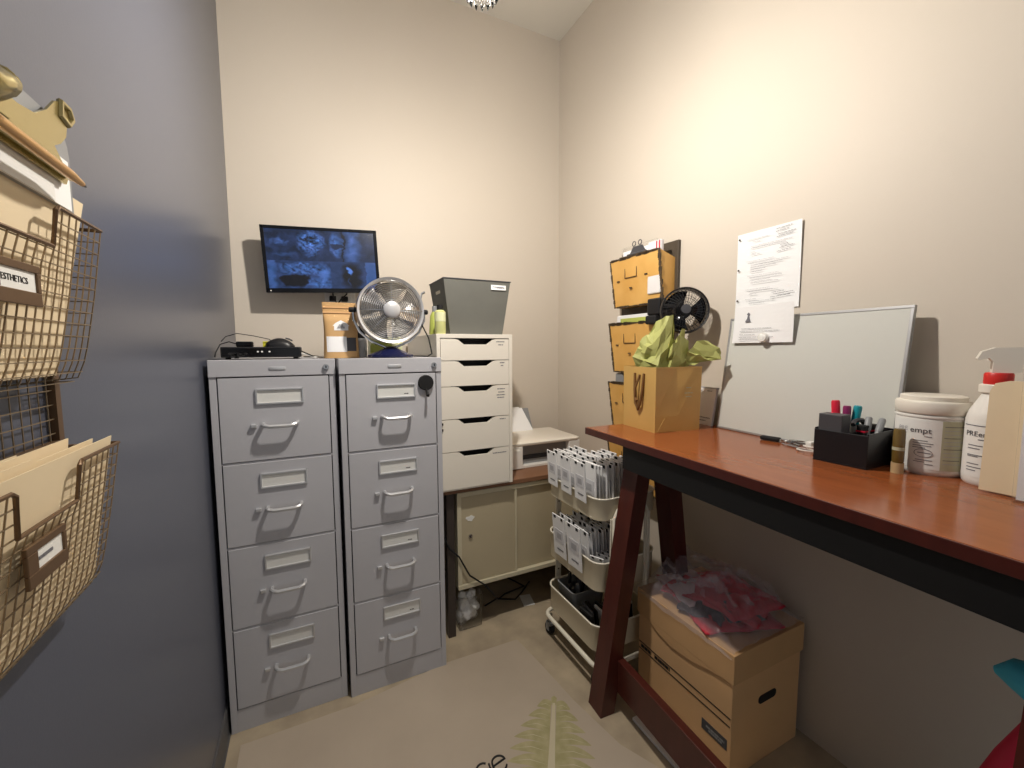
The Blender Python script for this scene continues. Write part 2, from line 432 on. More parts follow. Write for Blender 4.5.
lines_print('logo_print', M['inkg'], t, frame((0, -.0275, .118), (1, 0, 0), (0, .17, 1)), [(-.014, .014, .0), (-.012, .012, .006), (-.008, .008, .011)], .003)

# dark bottle & carton behind the fan
t = thing('pump_bottle', 'slim dark-capped grey bottle between coffee pouch and silver fan', 'bottle', (.195, 1.86, ZT))
MB().lathe([(.001, 0), (.026, 0), (.027, .004), (.027, .07), (.022, .08), (.001, .08)], n=24).build('bottle_body', M['greyp'], t, True)
MB().lathe([(.022, .08), (.022, .125), (.018, .13), (.001, .13)], n=24).build('cap', M['blackm'], t, True)
t = thing('tissue_carton', 'pale carton with lime green print behind the silver fan', 'carton', (.315, 1.98, ZT))
MB().box(-.07, .07, -.04, .04, 0, .088, .001).build('carton_body', M['limel'], t)
MB().prism([(-.07, .0), (.045, 0), (.02, .06), (-.05, .07), (-.07, .05)], 'Y', -.0415, -.0395).build('printed_panel', M['limed'], t)
tag(MB().tube([(.42, 1.72, 1.46), (.45, 1.72, 1.40), (.468, 1.74, 1.335), (.46, 1.78, ZT+.003), (.4, 1.9, ZT+.003)], .0028).build('fan_cord', M['blackm'], smooth=True), 'black cord hanging from the silver fan to the cabinet top', 'cord')

# silver desk fan
FC = (.298, 1.735, 1.507)
FS = .93
t = thing('desk_fan', 'round silver desk fan on navy blue base on the right cabinet', 'fan', (FC[0], FC[1], ZT))
hz = (FC[2]-ZT)/FS
t.scale = (FS, FS, FS)
MB().lathe([(.001, 0), (.092, 0), (.096, .004), (.094, .012), (.06, .026), (.03, .04), (.02, .046), (.001, .046)], n=40).build('base', M['navy'], t, True)
MB().lathe([(.128, -.045), (.137, -.05), (.138, .03), (.132, .035), (.128, .03), (.128, -.045)], c=(0, 0, hz), n=56, axis='Y', cap=False).build('outer_ring', M['silver'], t, True)
b = MB()
for k in range(12):
    r_ = .036+.0078*k
    b.tube([(r_*math.cos(2*math.pi*i/44), -.045-.014*math.cos(r_/.132*math.pi/2), hz+r_*math.sin(2*math.pi*i/44)) for i in range(44)], .0017, n=5, closed=True)
for k in range(8):
    a = 2*math.pi*k/8
    b.tube([(r_*math.cos(a), -.0445-.014*math.cos(r_/.132*math.pi/2), hz+r_*math.sin(a)) for r_ in (.03, .06, .09, .115, .131)], .0016 if k else .0028, n=4)
b.build('front_grille', M['chrome'], t)
b = MB()
for k in range(14):
    r_ = .03+.0072*k
    b.tube([(r_*math.cos(2*math.pi*i/36), .033, hz+r_*math.sin(2*math.pi*i/36)) for i in range(36)], .0011, n=4, closed=True)
for k in range(8):
    a = 2*math.pi*(k+.3)/8
    b.tube([(.03*math.cos(a), .033, hz+.03*math.sin(a)), (.131*math.cos(a), .03, hz+.131*math.sin(a))], .0014, n=4)
b.build('rear_grille', M['chrome'], t)
MB().lathe([(.001, -.066), (.028, -.066), (.034, -.061), (.035, -.052), (.001, -.052)], c=(0, 0, hz), n=32, axis='Y').build('hub_badge', M['silver'], t, True)
MB().lathe([(.001, -.035), (.03, -.033), (.034, 0), (.001, 0)], c=(0, 0, hz), n=24, axis='Y').build('rotor_hub', M['blade'], t, True)
MB().lathe([(.034, .01), (.036, .05), (.028, .075), (.001, .08)], c=(0, 0, hz), n=24, axis='Y').build('motor_housing', M['silver'], t, True)
for k in range(5):
    a0 = 2*math.pi*k/5+.28
    b = MB()
    def bl(u, v):
        r_ = .03+.088*u; wd = .36+.22*u; a = a0+(v-.5)*2*wd
        return (r_*math.cos(a), -.012+(v-.5)*.035, hz+r_*math.sin(a))
    b.sheet(bl, 4, 6); b.build('blade', M['blade'], t, True, solid=.002)
b = MB().tube([(-.15, 0, hz), (-.148, 0, hz-.04), (-.125, 0, hz-.09), (-.08, 0, hz-.13), (-.02, 0, .044), (.02, 0, .044), (.08, 0, hz-.13), (.125, 0, hz-.09), (.148, 0, hz-.04), (.15, 0, hz)], .0055, n=8)
b.build('yoke', M['steel'], t, True)
for s_ in (-1, 1): MB().lathe([(.011, s_*.136), (.011, s_*.16), (.009, s_*.165)], c=(0, 0, hz), n=16, axis='X').build('tilt_knob', M['blackm'], t, True)
MB().tube([(.13, .02, hz+.03), (.142, .03, hz+.06), (.148, .03, hz+.085), (.162, .03, hz+.092)], .007, n=6, flat=.5).build('carry_handle', M['greyp'], t, True)

# monitor -------------------------------------------------------------
MW, MH = .51, .305
t = thing('wall_monitor', 'wall-mounted black monitor showing blue security camera views', 'monitor', (.081, 2.255, 1.784), (.027, -.046, -.05), mode='YXZ')
MB().box(-MW/2, MW/2, 0, .03, -MH/2, MH/2, .004).build('case', M['black'], t)
b = MB()
bz = .016
for x0, x1, z0, z1 in ((-MW/2, MW/2, MH/2-.014, MH/2), (-MW/2, MW/2, -MH/2, -MH/2+.02), (-MW/2, -MW/2+.015, -MH/2, MH/2), (MW/2-.015, MW/2, -MH/2, MH/2)):
    b.box(x0, x1, -.004, .002, z0, z1, .0008)
b.build('bezel', M['blackg'], t)
NX, NZ = 128, 72
b = MB(); sw, sh = MW/2-.015, (MH-.034); zz0 = -MH/2+.02
b.sheet(lambda u, v: (-sw+2*sw*u, -.001, zz0+sh*v), NX, NZ)
scr = b.build('screen', vcol_mat('screen_glow', .2, emit=1.0), t)
me = scr.data; ca = me.color_attributes.new('Col', 'FLOAT_COLOR', 'CORNER')
from mathutils import noise as mnoise
def fbm(x, y, z): return sum(mnoise.noise(Vector((x*2**k, y*2**k, z+k)))*.5**k for k in range(4))
def scrcol(u, v):
    wu, wv = u+.03*fbm(u*9, v*9, 1), v+.05*fbm(u*9, v*9, 7)
    q = (1 if u > .56 else 0)+(0 if v > .47 else 2)
    n = fbm(wu*11+q*9, wv*7, q)*.6+.5; n2 = fbm(wu*30, wv*22+q*5, 3)*.7+.5
    bl = lambda cx, cy, rx, ry: max(0, 1-(((wu-cx)/rx)**2+((wv-cy)/ry)**2))
    base = .07+.16*n; w_ = 0
    if q == 0:
        base = .05+.12*n; w_ = 1.5*bl(.40, .78, .14, .24)*(n2-.15)+.5*bl(.12, .8, .08, .08)*n2-.5*bl(.37, .84, .06, .05)+.2*bl(.15, .58, .12, .04)
    elif q == 1:
        base = .07+.07*n
        w_ = .6*bl(.63, .76, .07, .26)*(1-min(1, 4*bl(.635, .74, .055, .05)))*(.4+n2)+.42*bl(.78, .76, .10, .45)*(.5+n)
        if .685 < wu < .70: base = .03; w_ = 0
    elif q == 2:
        w_ = .9*bl(.33, .33, .28, .13)*(n2-.1)+.8*bl(.45, .08, .16, .12)*(n2-.05)+.5*bl(.5, .22, .07, .12)-.8*bl(.24, .15, .15, .13)+.35*bl(.03, .2, .05, .5)
    else:
        base = .12+.07*n; w_ = 1.1*min(1, 2*bl(.735, .3, .03, .07))-.35*bl(.76, .2, .12, .3)+.3*bl(.735, .12, .012, .1)
        if wu > .9: w_ += .28
    g = max(.012, base+.55*w_)
    return (g*(.2+.1*n), g*.5, g*1.15, 1)
for p in me.polygons:
    c = p.center; col = scrcol((c.x+sw)/(2*sw), (c.z-zz0)/sh)
    col = (col[0]**1.35, col[1]**1.35, col[2]**1.35, 1)
    for li in p.loop_indices: ca.data[li].color = col
MB().lathe([(.001, -.005), (.003, -.005), (.003, -.003)], c=(-MW/2+.02, 0, -MH/2+.009), n=10, axis='Y').build('power_light', M['card'], t)
MB().box(-.05, .05, .03, .09, -.05, .05, .004).build('wall_mount', M['blackm'], t)
MB().box(-.06, .06, .085, .1, -.07, .07, .002).build('mount_plate', M['blackm'], t)
MB().tube([(.03, .03, -.12), (.03, .05, -.16), (.04, .08, -.185), (.045, .1, -.2)], .0035).build('cable', M['blackm'], t)
MB().tube([(.10, .03, -.12), (.095, .05, -.155), (.07, .08, -.175), (.045, .1, -.205)], .0035).build('cable', M['blackm'], t)

# ------------------------------------------------------------------ white drawer unit
DX0, DX1, DY0, DY1, DZ0, DZ1 = .494, .855, 1.76, 2.34, .718, 1.42
t = thing('drawer_unit', 'white five-drawer unit with cut-out grips standing on the brown worktop', 'drawer unit', ((DX0+DX1)/2, DY0, DZ0))
hw = (DX1-DX0)/2; DD = DY1-DY0; HH = DZ1-DZ0
MB().box(-hw, -hw+.016, .0, DD, 0, HH-.016, .001).build('side_panel', M['white'], t)
MB().box(hw-.016, hw, .0, DD, 0, HH-.016, .001).build('side_panel', M['white'], t)
MB().box(-hw, hw, 0, DD, HH-.018, HH, .001).build('top_panel', M['white'], t)
MB().box(-hw+.016, hw-.016, DD-.01, DD, 0, HH-.018).build('back_panel', M['white'], t)
MB().box(-hw+.016, hw-.016, .004, DD-.01, 0, .022).build('bottom_panel', M['white'], t)
zs = [HH-.020, HH-.117, HH-.231, HH-.377, HH-.525, .006]
for i in range(5):
    z1, z0 = zs[i]-.0015, zs[i+1]+.0015
    gw, gd = .100, .024
    poly = [(-hw+.018, z0), (hw-.018, z0), (hw-.018, z1), (gw, z1), (gw-.016, z1-.003), (gw-.044, z1-gd), (-gw+.044, z1-gd), (-gw+.016, z1-.003), (-gw, z1), (-hw+.018, z1)]
    d = MB().prism(poly, 'Y', .001, .017).build('drawer', M['white'], t)
    MB().box(-hw+.022, hw-.022, .017, DD-.03, z0+.005, z0+.012).build('drawer_bottom', M['dgrey'], d)
    MB().box(-hw+.022, -hw+.03, .017, DD-.03, z0+.012, z1-.03).build('drawer_side', M['white'], d)
    MB().box(hw-.03, hw-.022, .017, DD-.03, z0+.012, z1-.03).build('drawer_side', M['white'], d)
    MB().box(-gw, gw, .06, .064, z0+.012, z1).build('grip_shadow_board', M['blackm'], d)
    rows = [[(.10, .142, z1-.012), (.11, .136, z1-.026)], [(.117, .142, z1-.011), (.122, .136, z1-.024)], [(.103, .143, z1-.018), (.108, .140, z1-.033), (.1, .143, z1-.046), (.103, .138, z1-.058)], [(.115, .145, z1-.013)], [(.078, .148, z1-.024)]][i]
    lines_print('label_print', M['inkg'], d, frame((0, .001, 0), (1, 0, 0), (0, 0, 1)), rows, .004)
for z in (.31, .284): MB().box(-hw+.018, -hw+.023, -.003, .001, z-.008, z+.002).build('latch', M['blackm'], t)

# grey fabric bin
t = thing('fabric_bin', 'dark grey tapered fabric bin with white label on the white drawer unit', 'bin', (.7, 1.80, DZ1))
b = MB()
T8 = lambda z, ins: [(-.158+ins, 0+ins*.6, z), (.166-ins, 0+ins*.6, z), (.166-ins, .235-ins*.6, z), (-.158+ins, .235-ins*.6, z)]
lo_, hi = T8(0, .034), T8(.246, 0)
A = b.verts(lo_); B_ = b.verts(hi); C_ = b.verts(T8(.246, .004)); E_ = b.verts(T8(.006, .037))
b.face(A)
for P_, Q_ in ((A, B_), (B_, C_), (C_, E_)):
    for k in range(4): b.face([P_[k], P_[(k+1) % 4], Q_[(k+1) % 4], Q_[k]])
b.face(E_)
b.build('bin_body', M['greyfab'], t)
b = MB()
pp = T8(.246, -.001)
b.tube(pp, .0028, n=5, closed=True); b.build('rim_piping', M['dgrey'], t)
MB().box(.068, .142, -.0015, .0015, .206, .228).build('label_card', M['paper'], t)
lines_print('label_lettering', M['inkg'], t, frame((.105, -.0016, .217), (1, 0, 0), (0, 0, 1)), [(-.03, .028, .002), (-.01, .03, -.0015)], .003)
b = MB(); b.rrect_shell(0, 0, .036, .007, .0065, [(0, 0), (.002, 0)])
b.xf(Matrix.Translation((-.151, .115, .195)) @ Matrix.Rotation(-.139, 4, 'Y') @ Matrix.Rotation(math.pi/2, 4, 'Z') @ Matrix.Rotation(math.pi/2, 4, 'X')); b.build('handle_hole', M['beigel'], t)

def lime_bottle(loc, label, h=.1, r=.024):
    t = thing('lotion_bottle', label, 'bottle', loc, group='lime bottles beside the grey bin')
    MB().lathe([(.001, 0), (r, 0), (r+.001, .003), (r+.001, h*.6), (r+.001, h*.98), (r*.7, h*1.05), (.001, h*1.05)], n=24).build('bottle_body', M['lime'], t, True)
    MB().lathe([(r+.0016, h*.55), (r+.0016, h*.95)], n=24, cap=False).build('label_band', M['limel'], t, True)
    MB().lathe([(r*.62, h*1.05), (r*.62, h*1.27), (.001, h*1.27)], n=16).build('cap', M['blackm'], t, True)
    return t
lime_bottle((.521, 1.79, DZ1), 'lime green bottle with black cap in front of the grey fabric bin', .098, .0225)
t = thing('spray_bottle', 'lime bottle half hidden behind the black-capped one beside the grey bin', 'bottle', (.528, 1.90, DZ1))
MB().lathe([(.001, 0), (.026, 0), (.027, .01), (.022, .085), (.012, .105), (.001, .105)], n=20).build('bottle_body', M['limed'], t, True)
MB().lathe([(.012, .105), (.012, .13), (.001, .13)], n=12).build('cap', M['greyp'], t, True)

# ------------------------------------------------------------------ worktop, sliding door cabinet, printer
t = thing('work_table', 'brown laminate worktop on dark legs along the back wall', 'table', (1.0, 1.8, 0))
MB().box(-.505, .5, -.012, .59, .694, .717, .002).build('table_top', M['brown'], t)
for x in (-.445, .48):
    for y in (.016, .56): MB().box(x-.018, x+.018, y-.018, y+.018, 0, .692, .001).build('leg', M['dkleg'], t)
MB().box(-.463, .498, .55, .57, .6, .69).build('back_rail', M['dkleg'], t)

t = thing('sliding_door_cabinet', 'beige steel cabinet with two sliding doors hung under the worktop', 'cabinet', (.587, 1.797, .224))
WC, HC = .86, .466
MB().box(0, WC, .03, .5, 0, HC, .002).build('body', M['beige'], t)
b = MB()
b.box(0, WC, 0, .03, HC-.022, HC, .001); b.box(0, WC, -.004, .03, 0, .02, .001); b.box(0, .02, 0, .03, .02, HC-.022, .001); b.box(WC-.02, WC, 0, .03, .02, HC-.022, .001)
b.build('door_frame', M['beigel'], t)
d = MB().box(.021, .31, .006, .016, .022, HC-.024, .001).build('door', M['beige'], t)
MB().box(.302, .310, .003, .007, .022, HC-.024, .001).build('door_pull_edge', M['beigel'], d)
MB().lathe([(.001, .0), (.009, .0), (.0095, .002), (.0095, .007)], c=(.065, 0, .25), n=18, axis='Y').build('lock', M['steel'], d, True)
b = MB().lathe([(.001, .0), (.006, 0), (.006, .002)], c=(.065, -.001, .25), n=12, axis='Y'); b.build('keyhole', M['dkleg'], d)
poly = [(.02*math.cos(a)*(1+.25*math.sin(3*a)), .013*math.sin(a)*(1+.2*math.cos(5*a))) for a in [2*math.pi*k/18 for k in range(18)]]
b = MB().prism([(.065+x, .335+z) for x, z in poly], 'Y', .0045, .0062); b.build('torn_sticker', M['card'], d)
MB().box(.305, WC-.021, .018, .028, .022, HC-.024, .001).build('door', M['beige'], t)
for x in (.03, WC-.03): MB().box(x-.01, x+.01, .1, .4, HC, HC+.004).build('hanger', M['dkleg'], t)

# printer
t = thing('inkjet_printer', 'white inkjet printer with paper feed standing on the brown worktop', 'printer', (.93, 1.94, .717))
PW, PD, PH = .44, .33, .14
b = MB().box(0, .075, 0, PD, 0, PH-.018, .006); b.build('side_cheek', M['whitep'], t)
MB().box(PW-.075, PW, 0, PD, 0, PH-.018, .006).build('side_cheek', M['whitep'], t)
MB().box(.07, PW-.07, .035, PD, .012, PH-.018).build('body', M['greyp'], t)
MB().box(.07, PW-.07, .0, PD-.02, 0, .014, .002).build('output_tray', M['whitep'], t)
MB().prism([(.0, .0), (.07, 0), (.055, .095), (0, .1)], 'Y', -.012, .0).xf(Matrix.Translation((.0, 0, .005))).build('front_grip', M['whitep'], t)
for k in range(4): MB().box(.10+k*.04, .118+k*.04, .03, .036, .045, .056).build('roller', M['whitep'], t)
MB().box(.075, PW-.075, .028, .0355, .04, .062).build('output_slot', M['blackm'], t)
b = MB(); b.rrect_shell(PW/2, PD/2, PW/2+.003, PD/2+.003, .03, [(PH-.02, .004), (PH-.014, 0), (PH-.006, 0), (PH, .012)]); b.build('scanner_lid', M['white'], t, True)
b = MB().hexa([(.12, PD+.03, .08), (.32, PD+.03, .08), (.32, PD+.036, .08), (.12, PD+.036, .08), (.12, PD+.085, .265), (.30, PD+.085, .265), (.30, PD+.09, .265), (.12, PD+.09, .265)])
b.xf(Matrix.Translation((.0, -.045, 0))); b.build('paper_support', M['greyp'], t)
for k in range(2):
    p_ = MB().hexa([(.06+.01*k, PD-.035-.006*k, .135), (.282+.012*k, PD-.035-.006*k, .135), (.282+.012*k, PD-.034-.006*k, .135), (.06+.01*k, PD-.034-.006*k, .135), (.05+.01*k, PD+.02, .278-.006*k), (.225+.018*k, PD+.02, .278-.006*k), (.225+.018*k, PD+.021, .278-.006*k), (.05+.01*k, PD+.021, .278-.006*k)])
    for v in p_.bm.verts: v.co += Vector((.93, 1.94-.006*k, .717))
    tag(p_.build('printer_paper', M['paper']), ('front' if k else 'rear')+' white sheet standing in the printer paper feed', 'paper', 'sheets in the printer feed')

# bag/bin under cabinet
t = thing('plastic_tub', 'clear plastic tub of crumpled paper under the beige cabinet', 'tub', (.655, 1.868, 0))
b = MB(); b.rrect_shell(0, 0, .062, .055, .012, [(.004, .004), (.16, 0), (.163, -.003), (.163, .002), (.16, .0025), (.007, .006)]); b.build('tub_shell', M['clear'], t, True)
r5 = random.Random(11)
for k in range(16):
    b = MB(); bmesh.ops.create_icosphere(b.bm, subdivisions=2, radius=.02+.006*r5.random())
    for v in b.bm.verts: v.co *= .75+.5*r5.random()
    b.xf(Matrix.Translation((.655+r5.uniform(-.034, .034), 1.868+r5.uniform(-.028, .028), .03+.0075*k)))
    o = b.build('crumpled_paper', M['paper'] if k % 3 else M['card'])
    tag(o, 'ball of crumpled white paper inside the clear plastic tub', 'paper', 'crumpled papers in the clear tub')
tag(MB().box(-.03, .03, -.048, .048, 0, .003).xf(Matrix.Translation((1.005, 1.90, .001)) @ Matrix.Rotation(-.2, 4, 'Z')).build('paper_card', M['card']), 'small white card lying on the floor under the beige cabinet', 'card')
tag(MB().tube([(.52, 1.82, .62), (.525, 1.825, .5), (.545, 1.79, .44), (.59, 1.787, .39), (.64, 1.785, .29), (.72, 1.785, .22), (.79, 1.82, .12), (.86, 1.95, .02), (.92, 2.0, .006), (1.05, 2.02, .006), (1.0, 2.15, .006)], .004).build('loose_cable', M['blackm'], smooth=True), 'black power cord hanging across the left sliding door to the floor', 'cord')
tag(MB().tube([(.78, 1.95, .005), (.86, 1.98, .005), (.95, 1.93, .005), (1.02, 1.98, .005), (1.1, 2.05, .005)], .004).build('loose_cable', M['blackm'], smooth=True), 'black cord lying on the floor under the cabinet', 'cord')

# ------------------------------------------------------------------ utility cart
CXm, CYm, HX, HY = 1.115, 1.43, .152, .192
t = thing('utility_cart', 'beige three-tier utility cart on casters between worktop and desk', 'cart', (CXm, CYm, 0))
TR = [(.69, .775), (.405, .52), (.155, .262)]
for z0, z1 in TR:
    b = MB(); b.rrect_shell(0, 0, HX, HY, .05, [(z0, .006), (z0+.004, .001), (z1, 0), (z1+.003, -.002), (z1+.003, .004), (z1, .003), (z0+.006, .004), (z0+.005, .008)], n=6)
    tr = b.build('tray', M['tan'], t, True)
    b = MB()
    lp_ = []
    for qx, qy, a0 in ((1, 1, 0), (-1, 1, 90), (-1, -1, 180), (1, -1, 270)):
        for k in range(6):
            a = math.radians(a0+90*k/5); lp_.append((qx*(HX-.05)+.051*math.cos(a), qy*(HY-.05)+.051*math.sin(a), z1+.003))
    b.tube(lp_, .0035, n=6, closed=True); b.build('rim', M['ivory'], tr, True)
for sy in (-1, 1):
    b = MB(); y = sy*(HY+.009)
    b.tube([(-.085, y, .1), (-.085, y, .70), (-.07, y, .73), (.07, y, .73), (.085, y, .70), (.085, y, .1)], .008, n=8)
    b.build('end_frame', M['ivory'], t, True)
    for x in (-.085, .085):
        MB().box(x-.014, x+.014, y-.003-(.004*sy), y+.003-(.004*sy), .13, .7).build('upright_strip', M['ivory'], t)
        for k in range(9):
            MB().lathe([(.004, y-sy*.004-.0045), (.004, y-sy*.004+.0045)], c=(x, 0, .2+.055*k), n=8, axis='Y').build('strip_hole', M['dkleg'], t)
b = MB(); lp_ = []
for qx, qy, a0 in ((1, 1, 0), (-1, 1, 90), (-1, -1, 180), (1, -1, 270)):
    for k in range(6):
        a = math.radians(a0+90*k/5); lp_.append((qx*(HX-.04)+.045*math.cos(a), qy*(HY-.03)+.045*math.sin(a), .11))
b.tube(lp_, .0095, n=10, closed=True); b.build('base_frame', M['ivory'], t, True)
for sx in (-1, 1):
    for sy in (-1, 1):
        x, y = sx*(HX-.02), sy*(HY-.01)
        cst = MB().tube([(x, y, .06), (x, y, .105)], .006).build('caster', M['steel'], t)
        MB().lathe([(.001, -.012), (.026, -.012), (.028, -.009), (.028, .009), (.026, .012), (.001, .012)], c=(x, y+.012, .0285), n=20, axis='X').build('wheel', M['blackm'], cst, True)
        MB().box(x-.017, x+.017, y-.014, y+.022, .05, .064, .003).build('fork', M['greyp'], cst)
        for q in (-1, 1): MB().box(x+q*.0165-.0015, x+q*.0165+.0015, y-.005, y+.02, .025, .058).build('fork_plate', M['greyp'], cst)

# card pouches in the trays
def pouch_mesh(h, wd):
    t = thing('card_pouch', 'x', 'pouch')
    MB().box(-.0022, .0022, -wd/2, wd/2, 0, h, .001).build('sleeve', M['paper'], t)
    MB().box(-.0032, -.002, -wd/2+.012, wd/2-.016, h*.36, h*.66).build('printed_patch', M['inkp'], t)
    MB().box(-.0036, -.0021, -wd/2+.028, wd/2-.034, h*.44, h*.58).build('drawn_motif', M['inkl'], t)
    MB().box(-.0034, -.0021, -wd/2+.02, wd/2-.03, h*.16, h*.19).build('printed_line', M['inkg'], t)
    MB().box(-.0032, .0032, -wd/2+.012, -wd/2+.028, h*.92, h*.985).build('black_clip', M['blackm'], t)
    MB().box(-.0032, .0032, wd/2-.032, wd/2-.014, h*.92, h*.985).build('black_clip', M['blackm'], t)
    return t
proto = pouch_mesh(.2, .1); first = True
def put_pouch(x, y, z, tx, rz, label, group, sc_=1):
    global first
    o = proto if first else copy_tree(proto); first = False
    o.location = (x, y, z); o.rotation_mode = 'YXZ'; o.rotation_euler = (0, tx, rz); o.scale = (1, min(sc_, 1), sc_)
    o['label'] = label; o['group'] = group
for row, (y, name) in enumerate(((1.335, 'nearest'), (1.445, 'middle'), (1.55, 'farthest'))):
    n = (15, 13, 9)[row]
    for k in range(n):
        f = 'frontmost white card pouch in' if k == 0 else 'white card pouch filed upright in'
        x = .951 if k == 0 else .978+k*.0165+rnd.uniform(-.002, .002)
        put_pouch(x, y+rnd.uniform(-.006, .006), .752 if k == 0 else .70, -.06 if k == 0 else rnd.uniform(-.07, -.03), rnd.uniform(-.05, .05), f'{f} the {name} row of the cart\'s top tray', f'pouches in {name} row of top tray', (.78 if k == 0 else .98)+rnd.uniform(-.03, .04))
for row, (y, name) in enumerate(((1.375, 'near'), (1.49, 'far'))):
    n = (14, 11)[row]
    for k in range(n):
        f = 'frontmost white card pouch in' if k == 0 else 'white card pouch filed upright in'
        x = .953 if k == 0 else .978+k*.017+rnd.uniform(-.002, .002)
        put_pouch(x, y+rnd.uniform(-.006, .006), .452 if k == 0 else .414, -.08 if k == 0 else rnd.uniform(-.09, -.04), rnd.uniform(-.05, .05), f'{f} the {name} row of the cart\'s middle tray', f'pouches in {name} row of middle tray', (.9 if k == 0 else 1.0)+rnd.uniform(-.04, .05))
for k in range(5):
    put_pouch(1.01+k*.024, 1.29+rnd.uniform(-.003, .003), .414, rnd.uniform(-.2, .1), .3+rnd.uniform(-.2, .2), 'short pale pouch leaning at the near end of the cart\'s middle tray', 'short pouches at near end of middle tray', .6)
# bottom tray
t = thing('perforated_basket', 'grey perforated basket of tools in the cart\'s bottom tray', 'basket', (1.07, 1.50, .162))
b = MB(); b.rrect_shell(0, 0, .085, .07, .02, [(0, .01), (.13, 0), (.134, -.003), (.134, .003), (.13, .003), (.004, .013)]); b.build('basket_shell', M['greyp'], t, True)
for i in range(3):
    for j in range(3):
        MB().box(-.0875+.0075-i*.0018, -.0855+.0075-i*.0018, -.045+j*.035, -.03+j*.035, .095-i*.033, .112-i*.033).build('perforation', M['blackm'], t)
for k in range(9):
    x, y = 1.07+rnd.uniform(-.05, .05), 1.50+rnd.uniform(-.04, .04)
    b = MB().tube([(x, y, .172), (x+rnd.uniform(-.03, .03), y+rnd.uniform(-.03, .03), .30+rnd.uniform(0, .05))], [.005, .009], n=6)
    tag(b.build('hand_tool', (M['black'], M['dgrey'], M['greyp'])[k % 3]), 'thin dark tool standing in the grey perforated basket', 'tool', 'tools in the perforated basket')
for k in range(12):
    x = .995+k*.0195
    o = MB().box(-.005, .005, -.04, .04, 0, .115, .002).xf(Matrix.Translation((x, 1.335+rnd.uniform(-.02, .02), .167)) @ Matrix.Rotation(-.12+rnd.uniform(-.03, .03), 4, 'Y') @ Matrix.Rotation(rnd.uniform(-.08, .08), 4, 'Z')).build('sample_case', (M['blackm'], M['dgrey'], M['blackg'], M['card'])[k % 4 if k != 7 else 3])
    tag(o, 'thin dark case standing at near end of the cart\'s bottom tray' if k % 4 != 3 and k != 7 else 'thin white case among dark cases in the cart\'s bottom tray', 'case', 'cases in the bottom tray' if k % 4 != 3 and k != 7 else 'white cases in the bottom tray')

# ------------------------------------------------------------------ desk (turned 3 degrees from the wall)
DZ = 1.04
desk = thing('counter_desk', 'tall reddish-brown wooden desk with black apron and A-frame legs', 'desk', (.985, 1.362, 0), (0, 0, math.radians(-2.9)))
# local: x away from the camera side edge, y from 0 (far end) to negative (near end)
dt = MB().box(.004, .505, -1.42, -.004, DZ-.028, DZ, .002).build('desk_top', M['wood'], desk)
MB().box(0, .0045, -1.42, 0, DZ-.0275, DZ-.0012, .001).build('edge_band', M['woodd'], dt)
MB().box(.0045, .505, -.0045, 0, DZ-.0275, DZ-.0012, .001).build('edge_band', M['woodd'], dt)
ap = MB()
ap.box(.012, .032, -1.17, -.225, .93, DZ-.028); ap.build('front_apron', M['apron'], desk)
MB().box(.46, .48, -1.17, -.225, .93, DZ-.028).build('back_apron', M['apron'], desk)
for y in (-.245, -1.17): MB().box(.032, .46, y, y+.02, .93, DZ-.028).build('end_apron', M['apron'], desk)
def leg(xa, xb, y0, y1, wd=.06):
    MB().hexa([(xb, y0, 0), (xb+wd, y0, 0), (xb+wd, y1, 0), (xb, y1, 0), (xa, y0, .93), (xa+wd, y0, .93), (xa+wd, y1, .93), (xa, y1, .93)]).build('leg', M['woodd'], desk)
for y0 in (-.225, -1.24):
    leg(.085, -.066, y0, y0+.08); leg(.215, .345, y0, y0+.08)
MB().box(.006, .036, -1.17, -.2, .08, .206, .002).build('stretcher', M['woodd'], desk)
MB().tube([(.08, -.2, .89), (.09, -.2, .885)], .005).build('screw_head', M['steel'], desk)

# things under the desk
t = thing('storage_box', 'cardboard storage box with lid on the floor under the desk', 'box', (1.13, .785, 0))
BX, BY, BH = .345, .405, .325
MB().box(0, BX, 0, BY, 0, BH, .002).build('box_body', M['box'], t)
ld_ = MB()
ld_.box(-.006, BX+.006, -.006, BY+.006, BH-.002, BH+.095, .002); 
lid = ld_.build('lid', M['boxd'], t)
poly = [(-.006, BH-.002), (-.006, BH+.02)] 
fl = MB().prism([(.0, BH+.002), (.07, BH-.008), (.15, BH-.03), (.24, BH-.038), (.3, BH-.026), (BY-.06, BH-.006), (BY, BH+.002)], 'X', -.0055, -.002)
fl.build('lid_shadow_edge', M['boxd'], lid)  # wavy shadow boundary on the box front, built as a darker cardboard strip
for z in (.205, .178): MB().box(-.0015, .0005, .004, BY-.004, z-.0014, z+.0014).build('printed_line', M['ink'], t)
lines_print('printed_lettering', M['ink'], t, frame((-.0003, BY-.10, .1915), (0, -1, 0), (0, 0, 1)), [(-.085, -.032, 0), (-.015, .06, 0)], .013)
MB().box(-.0015, .0005, .012, .105, .092, .128).build('printed_label', M['dgrey'], t)
lines_print('label_lettering', M['greyp'], t, frame((-.0014, .058, .11), (0, -1, 0), (0, 0, 1)), [(-.03, .038, .003), (-.02, .03, -.006)], .007)
b = MB(); b.rrect_shell(0, 0, .045, .014, .013, [(0, 0), (.0015, 0)]); b.xf(Matrix.Translation((BX/2, -.0002, .22)) @ Matrix.Rotation(math.pi/2, 4, 'X')); b.build('hand_hole', M['blackm'], t)

